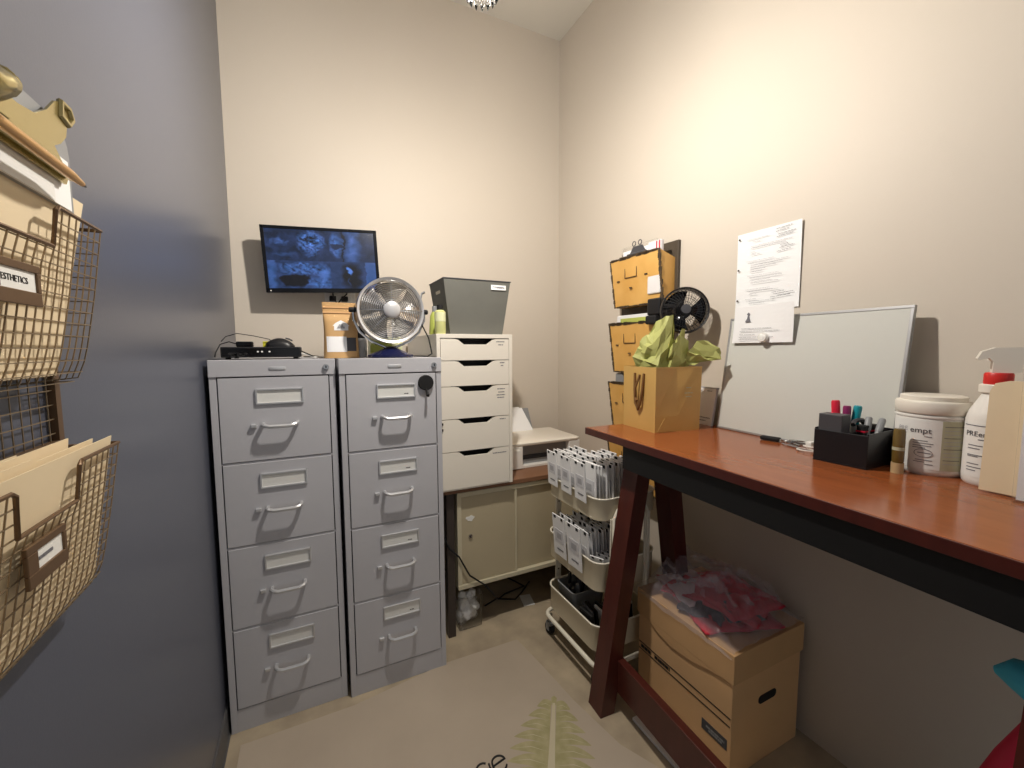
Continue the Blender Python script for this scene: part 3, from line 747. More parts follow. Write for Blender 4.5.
LZ = BH+.0955
r9 = random.Random(21)
def crumple(x0, x1, y0, y1, z, amp, seed, nu=16, nv=16, freq=14, edge=0):
    def fn(u, v):
        x = x0+(x1-x0)*u; y = y0+(y1-y0)*v
        n = mnoise.noise(Vector((x*freq+seed, y*freq, seed)))+.5*mnoise.noise(Vector((x*freq*2.3+seed, y*freq*2.3, seed+4)))
        d = math.sin(math.pi*min(max(u, .0), 1))**.5*math.sin(math.pi*min(max(v, 0), 1))**.5
        return (x+.012*mnoise.noise(Vector((y*20, seed, 1))), y+.012*mnoise.noise(Vector((x*20, seed, 2))), z+amp*(.25+.75*d)*(.62+.55*n) if True else z)
    return fn
bagt = thing('garment_bag', 'clear plastic bag of red and white garments on the cardboard box', 'bag', (0, 0, 0))
GM = ['redcloth', 'whitecloth', 'darkcloth', 'redcloth', 'pinkcloth', 'redcloth', 'whitecloth', 'darkcloth', 'redcloth', 'pinkcloth', 'redcloth']
for i, mname in enumerate(GM):
    cx = 1.30+r9.uniform(-.05, .05); cy = 1.0+r9.uniform(-.08, .07); hx = r9.uniform(.06, .12); hy = r9.uniform(.07, .13)
    if i == 0: cx, cy, hx, hy = 1.31, 1.0, .14, .18
    b = MB().sheet(crumple(cx-hx, cx+hx, cy-hy, cy+hy, LZ+.003+.004*i, .042, 3.1*i+1, freq=26), 16, 16)
    b.xf(Matrix.Translation((cx, cy, 0)) @ Matrix.Rotation(r9.uniform(-.6, .6), 4, 'Z') @ Matrix.Translation((-cx, -cy, 0)))
    b.build('garment', M[mname], bagt, True, solid=.003)
def film(u, v):
    x = 1.118+.37*u; y = .785+.425*v
    rid = abs(mnoise.noise(Vector((x*13+3, y*7, 2))))+.6*abs(mnoise.noise(Vector((x*26, y*15+5, 6))))+.3*abs(mnoise.noise(Vector((x*50, y*38+5, 9))))
    d = min(1, 3.4*math.sin(math.pi*u)*math.sin(math.pi*v))
    z = LZ+.003+.085*d*(.75)+.075*d*rid+.012*rid
    if u < .03: z -= .022
    return (x, y, z)
b = MB().sheet(film, 48, 48)
b.build('plastic_film', M['film'], bagt)
tag(MB().box(1.008, 1.036, .55, 1.085, .001, .012, .001).build('floor_strip', M['card']), 'narrow pale strip lying on the floor beneath the desk stretcher', 'strip')

# turquoise/red cleaner at the near end of the desk
t = thing('stick_cleaner', 'crimson and turquoise upright cleaner under the near end of the desk', 'cleaner', (1.2, .2, 0))
MB().box(-.08, .08, -.09, .06, 0, .06, .02).build('floor_head', M['turq'], t)
MB().tube([(0, -.04, .05), (0, -.03, .30), (0, .02, .53)], [.035, .045, .02], n=14).build('body', M['turq'], t, True)
MB().tube([(0, .085, .44), (0, .055, .55), (0, .01, .68)], [.022, .02, .018], n=14).build('handle', M['crimson'], t, True)
MB().tube([(0, .082, .715), (0, .06, .725), (0, .02, .72), (0, -.05, .72), (0, -.1, .71)], [.008, .028, .042, .045, .03], n=16).build('grip', M['turq'], t, True)
MB().tube([(0, .07, .48), (0, .0, .30), (0, -.03, .2)], [.022, .03, .03], n=12).build('neck', M['crimson'], t, True)

# ------------------------------------------------------------------ things on the desk
# gift bag
t = thing('gift_bag', 'kraft gift bag with rope handle on the far end of the desk', 'bag', (1.14, 1.142, DZ), (0, 0, math.radians(-6)))
W1, D1, H1 = .208, .195, .243
b = MB()
def bagloop(z, e): return [(-e, -e, z), (W1/2, .012-e*.5 if z > .1 else -e, z), (W1+e, -e, z), (W1+e, D1+e, z), (W1/2, D1-.012 if z > .1 else D1+e, z), (-e, D1+e, z)]
L = [b.verts(bagloop(0, 0)), b.verts(bagloop(.06, 0)), b.verts(bagloop(H1, .002))]
b.face(L[0])
for A, B_ in zip(L, L[1:]):
    for k in range(6): b.face([A[k], A[(k+1) % 6], B_[(k+1) % 6], B_[k]])
b.build('bag_body', M['kraftbag'], t, solid=.0012)
MB().prism([(.008, .004), (W1*.42, .004), (W1*.2, .055)], 'Y', -.0035, -.0018).build('gusset_fold', M['kraftbag'], t)
MB().box(-.003, W1+.003, -.003, .001, H1-.006, H1+.001).build('top_hem', M['kraftbag'], t)
b = MB().tube([(-.004, .065, H1-.025), (-.008, .068, H1-.09), (-.012, .075, H1-.14), (-.010, .09, H1-.165), (-.012, .105, H1-.14), (-.008, .115, H1-.09), (-.004, .12, H1-.025)], .0055, n=6); b.build('rope_handle', M['twine'], t, True)
b = MB().tube([(-.004, .09, H1-.03), (-.02, .095, H1-.08), (-.016, .1, H1-.12), (-.02, .085, H1-.13)], .0045, n=6); b.build('rope_handle', M['twine'], t, True)
lines_print('bag_print', M['labelg'], t, frame((W1*.72, -.0025, H1*.62), (1, 0, 0), (0, 0, 1)), [(-.012, .012, .014), (-.02, .02, -.006), (-.014, .014, -.02)], .003)
def tis(pts, seed, cuts=3):
    b = MB(); r_ = random.Random(seed)
    vs = b.verts(pts)
    bmesh.ops.convex_hull(b.bm, input=vs)
    lo = [v for v in b.bm.verts if not v.link_faces]
    bmesh.ops.delete(b.bm, geom=lo, context='VERTS')
    for it in range(cuts-1):
        bmesh.ops.subdivide_edges(b.bm, edges=[e for e in b.bm.edges if e.calc_length() > .03], cuts=1, use_grid_fill=True)
        bmesh.ops.triangulate(b.bm, faces=b.bm.faces[:])
        for v in b.bm.verts:
            n_ = mnoise.noise(v.co*24+Vector((seed, 0, it)))
            v.co += Vector((r_.uniform(-1, 1), r_.uniform(-1, 1), r_.uniform(-1, 1)))*.0055+v.normal*(.016*n_)
    return b
zt = DZ+H1
tag(tis([(1.165, 1.27, zt-.03), (1.15, 1.285, zt+.035), (1.165, 1.26, zt+.075), (1.19, 1.23, zt+.13), (1.225, 1.185, zt+.195), (1.25, 1.17, zt+.19), (1.27, 1.18, zt+.12), (1.29, 1.2, zt+.05), (1.27, 1.3, zt+.03), (1.18, 1.17, zt-.03), (1.29, 1.2, zt-.03), (1.2, 1.31, zt+.06), (1.17, 1.18, zt+.04)], 4).build('tissue_paper', M['tissue']), 'tall crumpled green tissue sheet peaking from the gift bag', 'tissue', 'green tissue sheets in the gift bag')
tag(tis([(1.22, 1.155, zt-.03), (1.225, 1.155, zt+.08), (1.27, 1.155, zt+.135), (1.295, 1.16, zt+.15), (1.31, 1.165, zt+.10), (1.34, 1.17, zt+.05), (1.34, 1.18, zt-.03), (1.29, 1.26, zt+.05), (1.25, 1.26, zt-.03)], 9).build('tissue_paper', M['tissue']), 'crumpled green tissue sheet at the right side of the gift bag', 'tissue', 'green tissue sheets in the gift bag')
tag(tis([(1.30, 1.155, zt+.0), (1.30, 1.145, zt+.06), (1.34, 1.135, zt+.10), (1.39, 1.11, zt+.085), (1.435, 1.085, zt+.05), (1.41, 1.09, zt+.03), (1.35, 1.12, zt+.03), (1.37, 1.16, zt+.05)], 14).build('tissue_paper', M['tissue']), 'green tissue corner sticking out towards the whiteboard', 'tissue', 'green tissue sheets in the gift bag')

# wall file organiser on the right wall
t = thing('wall_file', 'distressed yellow metal wall file with four stacked pockets on right wall', 'wall file', (XR, 1.58, .72))
MB().box(-.016, -.001, -.195, .175, 0, 1.115, .002).build('back_board', M['iron'], t)
PK = [(1.56, 1.79), (1.235, 1.475), (.955, 1.18), (.66, .885)]
for z0, z1 in PK:
    z0 -= .72; z1 -= .72; xt, xb = 1.40-XR, 1.425-XR; yl, yr = .155, -.178
    b = MB()
    b.hexa([(xb, yr, z0), (xb+.004, yr, z0), (xb+.004, yl-.012, z0), (xb, yl-.012, z0), (xt, yr, z1), (xt+.004, yr, z1), (xt+.004, yl, z1), (xt, yl, z1)])
    pk = b.build('pocket_front', M['yellow'], t)
    for y in (yr, yl-.008):
        MB().hexa([(xb+.004, y, z0), (-.016, y, z0), (-.016, y+.004, z0), (xb+.004, y+.004, z0), (xt+.004, y, z1), (-.016, y, z1-.03), (-.016, y+.004, z1-.03), (xt+.004, y+.004, z1)]).build('pocket_side', M['yellow'], pk)
    MB().box(xb+.004, -.016, yr, yl-.01, z0, z0+.004).build('pocket_bottom', M['yellow'], pk)
    rw = random.Random(int(z0*1000))
    b = MB()
    def worn(p0, p1, wd, n):
        p0, p1 = Vector(p0), Vector(p1)
        for k in range(n):
            a = p0.lerp(p1, k/n); c = p0.lerp(p1, (k+1)/n); h_ = wd*rw.uniform(.5, 2.3)
            mid = (a+c)/2
            dx = abs(a.y-c.y)/2+h_*.3; dz = abs(a.z-c.z)/2+h_*.3
            b.box(mid.x-.002, mid.x+.0035, mid.y-max(dx, h_*.5), mid.y+max(dx, h_*.5), mid.z-max(dz, h_*.5), mid.z+max(dz, h_*.5))
    worn((xt, yr, z1), (xt, yl, z1), .007, 26); worn((xt, yr+.002, z1), (xb, yr+.002, z0), .009, 20)
    worn((xt, yl-.002, z1), (xb, yl-.014, z0), .006, 20); worn((xb, yr, z0), (xb, yl-.012, z0), .005, 16)
    b.build('worn_edge', M['rust'], pk)
    zc = z1-.085; xm = xt+(xb-xt)*.37-.0025
    b = MB(); b.tube([(xm, .05, zc+.035), (xm, .05, zc-.01), (xm, -.03, zc-.01), (xm, -.03, zc+.035)], .0025, n=5); b.build('label_bracket', M['bronze'], pk)
    for y, z in ((.1, zc-.02), (-.09, zc-.01), (.01, zc-.06)):
        MB().box(xm-.001, xm+.003, y-.008, y+.008, z-.003, z+.003).build('scuff', M['rust'], pk)
# clipboard in top pocket
t = thing('clipboard', 'clipboard with grey clip standing in the top yellow pocket', 'clipboard', (1.435, 1.57, 1.615))
MB().box(0, .004, -.12, .12, 0, .235, .002).build('board', M['clear'], t)
MB().box(-.002, -.0005, -.105, .105, 0, .215).build('paper', M['paper'], t)
MB().prism([(-.055, .19), (.055, .19), (.03, .225), (-.03, .225)], 'X', -.008, -.002).build('clip_plate', M['dgrey'], t)
MB().tube([(-.012, -.062, .19), (-.012, .062, .19)], .006, n=8).build('clip_bar', M['dgrey'], t)
for s_ in (-1, 1): MB().tube([(-.01, s_*.02+.011*math.cos(a), .238+.011*math.sin(a)) for a in [2*math.pi*k/12 for k in range(12)]], .0022, n=5, closed=True).build('clip_loop', M['dgrey'], t)
t = thing('sample_packet', 'clear packet with red stripes in the top yellow pocket', 'packet', (1.412, 1.435, 1.60))
MB().box(0, .02, -.03, .05, 0, .235, .006).build('packet_body', M['pouch'], t)
for y in (-.022, -.005): MB().box(-.0015, .0215, y-.003, y+.003, .15, .23).build('red_stripe', M['redcloth'], t)
t = thing('packet_bundle', 'bundle of clear packets in the second yellow pocket', 'packet', (1.43, 1.59, 1.27))
for k in range(4): MB().box(.006*k, .005+.006*k, -.15+.01*k, .12+.004*k, 0, .245-.008*k+.012*(k % 2), .0015).build('packet', M['pouch'], t)
MB().box(-.003, 0, -.1, .09, .205, .232).build('printed_strip', M['limed'], t)
tag(MB().box(1.432, 1.462, 1.66, 1.72, 1.0, 1.225, .006).build('grey_case', M['greyp']), 'grey case standing in the third yellow pocket', 'case')

# clip fan
CF = Vector((1.372, 1.226, 1.508)); CR = .0905
nrm = Vector((-.62, -.78, .08)).normalized()
fr = Matrix.Translation(CF) @ nrm.to_track_quat('Z', 'Y').to_matrix().to_4x4()
t = thing('clip_fan', 'black clip-on fan hung above the gift bag', 'fan', (0, 0, 0)); t.matrix_world = fr
MB().lathe([(CR-.004, -.045), (CR, -.045), (CR+.003, -.04), (CR+.003, -.004), (CR, 0), (CR-.004, -.002), (CR-.004, -.045)], n=48, cap=False).build('rim', M['black'], t, True)
for nm, zz, dome in (('front_grille', .002, .018), ('rear_grille', -.045, -.014)):
    b = MB()
    for k in range(36):
        a = 2*math.pi*k/36
        b.tube([(r_*math.cos(a+.25*(r_/CR)), r_*math.sin(a+.25*(r_/CR)), zz+dome*math.cos(r_/CR*math.pi/2)) for r_ in (.018, .045, .07, CR-.002)], .001, n=4)
    for r_ in (.045, .07): b.tube([(r_*math.cos(2*math.pi*k/40), r_*math.sin(2*math.pi*k/40), zz+dome*math.cos(r_/CR*math.pi/2)) for k in range(40)], .0011, n=4, closed=True)
    b.build(nm, M['black'], t)
MB().lathe([(.001, .022), (.018, .021), (.02, .016), (.02, .01)], n=24).build('hub_badge', M['dgrey'], t, True)
MB().lathe([(.014, -.03), (.016, -.01), (.001, -.008)], n=20).build('rotor_hub', M['blackg'], t, True)
for k in range(3):
    b = MB(); a0 = 2*math.pi*k/3
    b.sheet(lambda u, v: ((.014+.068*u)*math.cos(a0+(v-.5)*(.9+.5*u)), (.014+.068*u)*math.sin(a0+(v-.5)*(.9+.5*u)), -.022+(v-.5)*.02), 4, 6)
    b.build('blade', M['blackg'], t, True, solid=.0015)
MB().lathe([(.03, -.046), (.03, -.07), (.022, -.082), (.001, -.084)], n=24).build('motor_housing', M['black'], t, True)
inv = fr.inverted()
b = MB(); b.tube([CF-nrm*.07, Vector((1.42, 1.33, 1.53)), Vector((1.41, 1.405, 1.535))], .012, n=8); b.xf(inv); b.build('arm', M['black'], t, True)
b = MB(); b.box(1.38, 1.425, 1.372, 1.45, 1.50, 1.575, .008); b.xf(inv); b.build('clamp', M['black'], t)
b = MB(); b.box(1.37, 1.42, 1.385, 1.45, 1.46, 1.50, .008); b.xf(inv); b.build('clamp_jaw', M['blackm'], t)

# leaning card pad
t = thing('note_pad', 'narrow white printed pad leaning between gift bag and whiteboard', 'note pad', (1.447, 1.185, DZ), (0, .16, math.radians(-6)))
MB().box(0, .012, -.04, .075, 0, .155, .001).build('pad_block', M['paper'], t)
lines_print('pad_print', M['inkg'], t, frame((-.0002, .0, 0), (0, -1, 0), (0, 0, 1)), [(-.05, -.03, .14), (-.005, .02, .14), (-.06, .03, .03), (-.05, .01, .018)], .003)
MB().box(-.0006, .0126, -.041, .076, .151, .156).build('glue_edge', M['inkl'], t)

# whiteboard
WBW, WBH = .57, .43
ang = .132
t = thing('whiteboard', 'white dry-erase board with metal trim leaning on the right wall', 'whiteboard', (1.440, 1.118, DZ+.001), (0, ang, math.radians(-3.4)))
MB().box(.002, .010, -WBW, 0, 0, WBH).build('panel', M['board'], t)
for y0, y1, z0, z1 in ((-WBW, 0, 0, .008), (-WBW, 0, WBH-.008, WBH), (-.008, 0, .008, WBH-.008), (-WBW, -WBW+.008, .008, WBH-.008)):
    MB().box(0, .013, y0, y1, z0, z1, .001).build('edge_trim', M['alu'], t)
# papers
t = thing('printed_sheet', 'printed punched sheet taped to right wall above the whiteboard', 'paper', (XR-.003, .986, 1.494))
b = MB()
b.sheet(lambda u, v: (-.001-.006*(v-.5)**2-.004*u*v, .118-.236*u, .29*v), 6, 6); b.build('sheet', M['paper'], t, solid=.0004)
rows = []
for z, a, c in ((.262, -.075, .01), (.252, -.055, -.02), (.236, -.06, .09), (.229, -.06, .07), (.215, -.06, -.04), (.205, -.06, -.02), (.182, -.075, .03), (.173, -.06, .08), (.166, -.06, .06), (.158, -.06, .04), (.15, -.06, .0), (.142, -.06, -.01), (.128, -.07, .05), (.119, -.06, .06), (.11, -.06, .02), (.10, -.055, .05), (.078, -.075, .02), (.07, -.06, .05), (.06, -.06, -.03), (.042, -.075, -.03), (.034, -.06, .04), (.026, -.06, .0)):
    rows.append((a, c, z))
lines_print('typed_text', M['inkl'], t, frame((-.0085, 0, 0), (0, -1, 0), (0, 0, 1)), rows, .0014)
hand = [(.05, .105, .275), (.048, .095, .266), (.055, .115, .255), (.05, .11, .247), (.062, .09, .216), (.06, .11, .207), (.05, .1, .196), (.03, .075, .056), (.045, .105, .049), (.025, .095, .04)]
lines_print('handwriting', M['inkg'], t, frame((-.009, 0, 0), (0, -1, .06), (0, .06, 1)), hand, .0016)
for z in (.27, .155, .04): MB().lathe([(.0035, -.0085), (.0035, -.0075)], c=(0, .107, z), n=10, axis='X').build('punch_hole', M['dkleg'], t)
t = thing('folded_sheet', 'folded white sheet held to the whiteboard by a round magnet', 'paper', (1.468, .97, 1.372), (0, ang, math.radians(-3)))
b = MB()
b.sheet(lambda u, v: (-.003-.012*(u**3)*v-.008*v*v, .116-.232*u, .135*v), 8, 8); b.build('sheet', M['paper'], t, solid=.0004)
lines_print('typed_text', M['inkl'], t, frame((-.009, 0, 0), (0, -1, 0), (0, 0, 1)), [(-.08, .04, .052), (-.085, .07, .042), (-.085, -.02, .03), (-.085, .05, .02), (-.085, .0, .011)], .002)
b = MB().prism([(.045, .077), (.067, .077), (.06, .088), (.058, .1), (.063, .106), (.056, .112), (.05, .106), (.053, .098), (.05, .088)], 'X', -.0105, -.0095); b.build('logo_print', M['inkg'], t)
t = thing('round_magnet', 'white round magnet on the folded sheet', 'magnet', (1.460, .955, 1.39), (0, ang, 0))
MB().lathe([(.001, -.012), (.015, -.012), (.017, -.008), (.017, 0), (.001, 0)], n=28, axis='X').build('disc', M['whitep'], t, True)
MB().lathe([(.009, -.0135), (.011, -.012)], n=20, axis='X').build('disc_centre', M['card'], t, True)

# keys and cable
t = thing('key_ring', 'bunch of keys with dark fob lying before the whiteboard', 'keys', (1.398, .835, DZ), (0, 0, math.radians(-80)))
t.scale = (1.2, 1.2, 1.7)
MB().box(-.055, -.005, -.009, .009, .001, .009, .003).build('fob', M['blackm'], t)
MB().tube([(.008+.013*math.cos(2*math.pi*k/16), .013*math.sin(2*math.pi*k/16), .004+.002*math.sin(k)) for k in range(16)], .0013, n=5, closed=True).build('split_ring', M['steel'], t)
for a in (-.7, -.1, .5):
    b = MB(); b.lathe([(.010, 0), (.010, .002)], c=(.012, 0, 0), n=14); b.box(.02, .052, -.0035, .0035, 0, .002); b.box(.035, .039, -.0055, .0, 0, .002); b.box(.045, .048, -.006, 0, 0, .002)
    b.xf(Matrix.Translation((.014, 0, .0035+.002*(a+.7))) @ Matrix.Rotation(a, 4, 'Z')); b.build('key', M['steel'], t)
t = thing('charging_cable', 'white coiled charging cable beside the black pen caddy', 'cable', (1.335, .72, DZ))
b = MB(); b.tube([(.03*math.cos(a)*(1-.03*a)+.004*a, .035*math.sin(a)*(1-.02*a), .003+.0012*a) for a in [k*.45 for k in range(44)]], .0022, n=6); b.build('coil', M['whitep'], t, True)
MB().box(.03, .05, .008, .026, .006, .026, .003).build('plug', M['whitep'], t)
MB().tube([(.02, .03, .004), (.03, .07, .004), (.04, .10, .003)], .002, n=6).build('lead', M['greyp'], t)

# pen caddy
t = thing('pen_caddy', 'black plastic pen caddy with two compartments on the desk', 'pen caddy', (1.270, .546, DZ), (0, 0, math.radians(1)))
b = MB()
AX, AY = .135, .125
th = .003
b.box(0, AX, 0, AY, 0, .004); b.box(0, th, 0, AY, .004, .088, .001); b.box(AX-th, AX, 0, AY, .004, .096); b.box(th, AX-th, 0, th, .004, .092); b.box(th, AX-th, AY-th, AY, .004, .092)
b.build('tray', M['black'], t)
b = MB()
b.box(.006, .05, .062, AY-.006, .004, .132, .002); b.build('tall_block', M['dgrey'], t)
MB().box(.055, .058, th, AY-th, .004, .08).build('divider', M['black'], t)
MB().box(.058, AX-th, .06, .063, .004, .08).build('divider', M['black'], t)
def pen(p0, p1, r, m, capm, label, cat='marker', name='marker_pen', capf=.65):
    p0, p1 = Vector(p0), Vector(p1); t = thing(name, label, cat, p0)
    d = p1-p0
    MB().tube([(0, 0, 0), d*capf], r*.85, n=10).build('barrel', m, t, True)
    MB().tube([d*capf, d*.97, d], [r, r, r*.8], n=10).build('cap', capm, t, True)
zc = DZ+.006
pen((1.348, .650, zc), (1.345, .661, zc+.158), .0105, M['whitep'], M['redm'], 'red-capped marker standing in the pen caddy')
pen((1.352, .634, zc), (1.35, .634, zc+.145), .0095, M['whitep'], M['plum'], 'plum-capped marker standing between red and teal markers')
pen((1.366, .632, zc), (1.368, .616, zc+.146), .010, M['whitep'], M['teal'], 'teal-capped marker leaning in the pen caddy')
pen((1.325, .578, zc+.02), (1.365, .588, zc+.118), .008, M['greyp'], M['greyp'], 'grey pen leaning nearest the red marker in the caddy', 'pen', 'pen')
pen((1.320, .562, zc+.02), (1.385, .566, zc+.115), .008, M['greyp'], M['greyp'], 'grey pen leaning at the right of the caddy', 'pen', 'pen')
t = thing('clip_stack', 'stack of dark clips with a red stripe in the pen caddy', 'clips', (1.35, .61, zc+.01))
MB().box(-.02, .045, -.03, -.01, 0, .088, .002).build('black_block', M['blackm'], t)
MB().box(-.021, .046, -.0305, -.0095, .07, .074).build('red_stripe', M['redm'], t)
b = MB(); b.tube([(-.015+.06*k/8, .0+.004*math.sin(k), .086+.012*math.sin(math.pi*k/8)) for k in range(9)], .006, n=6); b.build('loop', M['dgrey'], t, True)

t = thing('glue_vial', 'slim amber vial with tan base in front of the white tub', 'vial', (1.316, .502, DZ))
MB().lathe([(.001, 0), (.0125, 0), (.0125, .026), (.001, .026)], n=20).build('cap', M['tanc'], t, True)
MB().lathe([(.0105, .026), (.012, .03), (.012, .105), (.010, .112), (.001, .112)], n=20).build('glass', M['amber'], t, True)
MB().lathe([(.0122, .058), (.0122, .066)], n=20, cap=False).build('label_band', M['labelg'], t, True)

# wipes tub
TC = (1.411, .4775, DZ)
t = thing('wipes_tub', 'white cylindrical wipes tub with printed label on the desk', 'tub', TC)
TRd = .0675
MB().lathe([(.001, 0), (TRd-.006, 0), (TRd-.001, .006), (TRd, .012), (TRd, .145), (TRd-.002, .15), (.001, .15)], n=48).build('tub_body', M['whitep'], t, True)
MB().lathe([(TRd+.001, .15), (TRd+.003, .153), (TRd+.003, .176), (TRd+.001, .18), (TRd-.006, .182), (TRd-.006, .192), (TRd-.01, .194), (.001, .193)], n=48).build('lid', M['white'], t, True)
MB().lathe([(TRd+.0015, .141), (TRd+.0025, .144), (TRd+.0015, .147)], n=48, cap=False).build('lid_ring', M['whitep'], t, True)
def wrap(name, m, parent, R_, a0, a1, z0, z1, n=12, dz=None):
    b = MB(); b.sheet(lambda u, v: (R_*math.cos(a0+(a1-a0)*u), R_*math.sin(a0+(a1-a0)*u), z0+(z1-z0)*v), n, 1); return b.build(name, m, parent, True)
view = math.atan2(-TC[1], -TC[0])      # direction from tub to viewer side
wrap('label', M['card'], t, TRd+.0006, view-1.3, view+.30, .016, .136, 16)
wrap('label_panel', M['labelg'], t, TRd+.0006, view+.30, view+1.3, .016, .136, 12)
def wrap_text(name, txt, size, m, parent, R_, amid, z, shear=0):
    o = text_mesh(name, txt, size, m, parent, Matrix.Identity(4), extrude=.0001, shear=shear)
    for v in o.data.vertices:
        a = amid+v.co.x/R_; y = v.co.y; dz = v.co.z
        v.co = Vector(((R_+dz)*math.cos(a), (R_+dz)*math.sin(a), z+y))
    return o
wrap_text('brand_lettering', 'empt', .0195, M['dgrey'], t, TRd+.0014, view-.26, .110)
wrap_text('brand_prefix', 'PRE', .015, M['inkl'], t, TRd+.0014, view-.80, .111)
for k, (z, a, c) in enumerate(((.096, -.15, .05), (.085, -.45, -.05), (.079, -.45, .1), (.073, -.45, .05), (.068, -.45, -.1), (.033, -.4, -.1), (.028, -.1, .12), (.038, -.35, .1))):
    wrap('label_print', M['inkg'], t, TRd+.0013, view+a, view+c, z-.0008, z+.0008, 5)
b = MB(); b.tube([((TRd+.0012)*math.cos(view-.15+.24*math.cos(q)), (TRd+.0012)*math.sin(view-.15+.24*math.cos(q)), .055+.01*math.sin(q)) for q in [2*math.pi*k/24 for k in range(24)]], .0007, n=4, closed=True); b.build('oval_print', M['inkg'], t)
wrap('label_print', M['inkg'], t, TRd+.0013, view-.3, view+.05, .0545, .0565, 5)
for k in range(11): wrap('panel_print', M['inkl'] if k % 3 else M['inkg'], t, TRd+.0013, view+.36, view+.95-.1*(k % 2), .122-.009*k, .1235-.009*k, 5)

# spray bottle
SC_ = (1.387, .3635, DZ)
t = thing('spray_bottle', 'white spray bottle with red collar behind the cream folder', 'spray bottle', SC_)
MB().lathe([(.001, 0), (.040, 0), (.044, .005), (.045, .015), (.045, .15), (.041, .168), (.024, .205), (.02, .222), (.001, .222)], n=36).build('bottle_body', M['whitep'], t, True)
MB().lathe([(.026, .21), (.029, .212), (.029, .228), (.026, .23), (.001, .23)], n=28).build('neck_ring', M['white'], t, True)
MB().lathe([(.022, .23), (.023, .232), (.023, .252), (.021, .256), (.001, .256)], n=28).build('collar', M['red'], t, True)
hd = MB().prism([(-.012, .256), (.03, .256), (.035, .29), (.03, .312), (-.01, .312), (-.03, .303), (-.036, .288), (-.034, .284), (-.018, .289), (-.012, .28)], 'Y', -.012, .012)
hd.xf(Matrix.Rotation(math.radians(-65), 4, 'Z')); hd.build('spray_head', M['white'], t)
tr_ = MB().tube([(.02, .0, .284), (.012, .018, .262), (.0, .03, .245)], .005, n=6); tr_.xf(Matrix.Rotation(math.radians(-65), 4, 'Z')); tr_.build('trigger', M['white'], t)
view = math.atan2(-SC_[1], -SC_[0])
wrap('label', M['card'], t, .0456, view-1.4, view+1.2, .02, .142, 16)
wrap_text('brand_lettering', 'PREempt', .016, M['dgrey'], t, .0463, view-.42, .118)
for k, (z, a, c) in enumerate(((.106, -.5, -.2), (.092, -.9, -.3), (.085, -.9, -.4), (.07, -.9, -.25), (.067, -.9, -.45), (.05, -.9, -.4), (.042, -.9, -.3), (.035, -.9, -.5), (.137, -1.2, -.2))):
    wrap('label_print', M['inkg'], t, .0462, view+a, view+c, z-.001, z+.001, 5)

# acrylic file holder, folder, papers at the right edge
t = thing('file_holder', 'clear acrylic file holder at the near end of the desk', 'file holder', (1.27, .0, DZ))
b = MB()
b.box(0, .10, .0, .30, 0, .004); b.box(0, .003, 0, .30, .004, .27); b.box(.097, .10, 0, .30, .004, .30); b.box(.048, .051, 0, .30, .004, .27)
b.build('holder_body', M['acrylic'], t)
b = MB().prism([(.06, .0), (.356, 0), (.352, .215), (.345, .232), (.325, .238), (.06, .238)], 'X', 0, .004)
for v in b.bm.verts: v.co += Vector((1.302, 0, DZ+.005))
tag(b.build('file_folder', M['cream']), 'upright cream folder beside the spray bottle on the desk', 'folder')
for k in range(3):
    b = MB().box(1.277+.007*k, 1.2785+.007*k,   .04, .296-.004*k, DZ+.005, DZ+.285-.01*k)
    tag(b.build('loose_paper', M['paper']), f'{("front", "middle", "rear")[k]} white sheet in the acrylic file holder', 'paper', 'sheets in the acrylic holder')

# ------------------------------------------------------------------ wire wall file on the left wall
t = thing('wire_wall_file', 'bronze wire wall file with two basket pockets on the slate wall', 'wall file', (XL, .585, .9))
OY, OZ = .585, .9
def loc(x, y, z): return (x-XL, y-OY, z-OZ)
Y0, Y1 = .41, .765
b = MB()
for y in (Y0, Y1): b.box(.002, .010, y-OY-.006, y-OY+.006, .14, .72)
for z in (.145, .33, .71): b.box(.002, .010, Y0-OY, Y1-OY, z-.005, z+.005)
b.build('back_frame', M['bronze'], t)
b = MB()
for k in range(1, 19): b.tube([loc(XL+.006, Y0+(Y1-Y0)*k/19, 1.045), loc(XL+.006, Y0+(Y1-Y0)*k/19, 1.6)], .0008, n=4)
for k in range(29): b.tube([loc(XL+.006, Y0, 1.055+.019*k), loc(XL+.006, Y1, 1.055+.019*k)], .0009, n=4)
tag(b.build('back_mesh', M['wire'], t), kind='stuff')
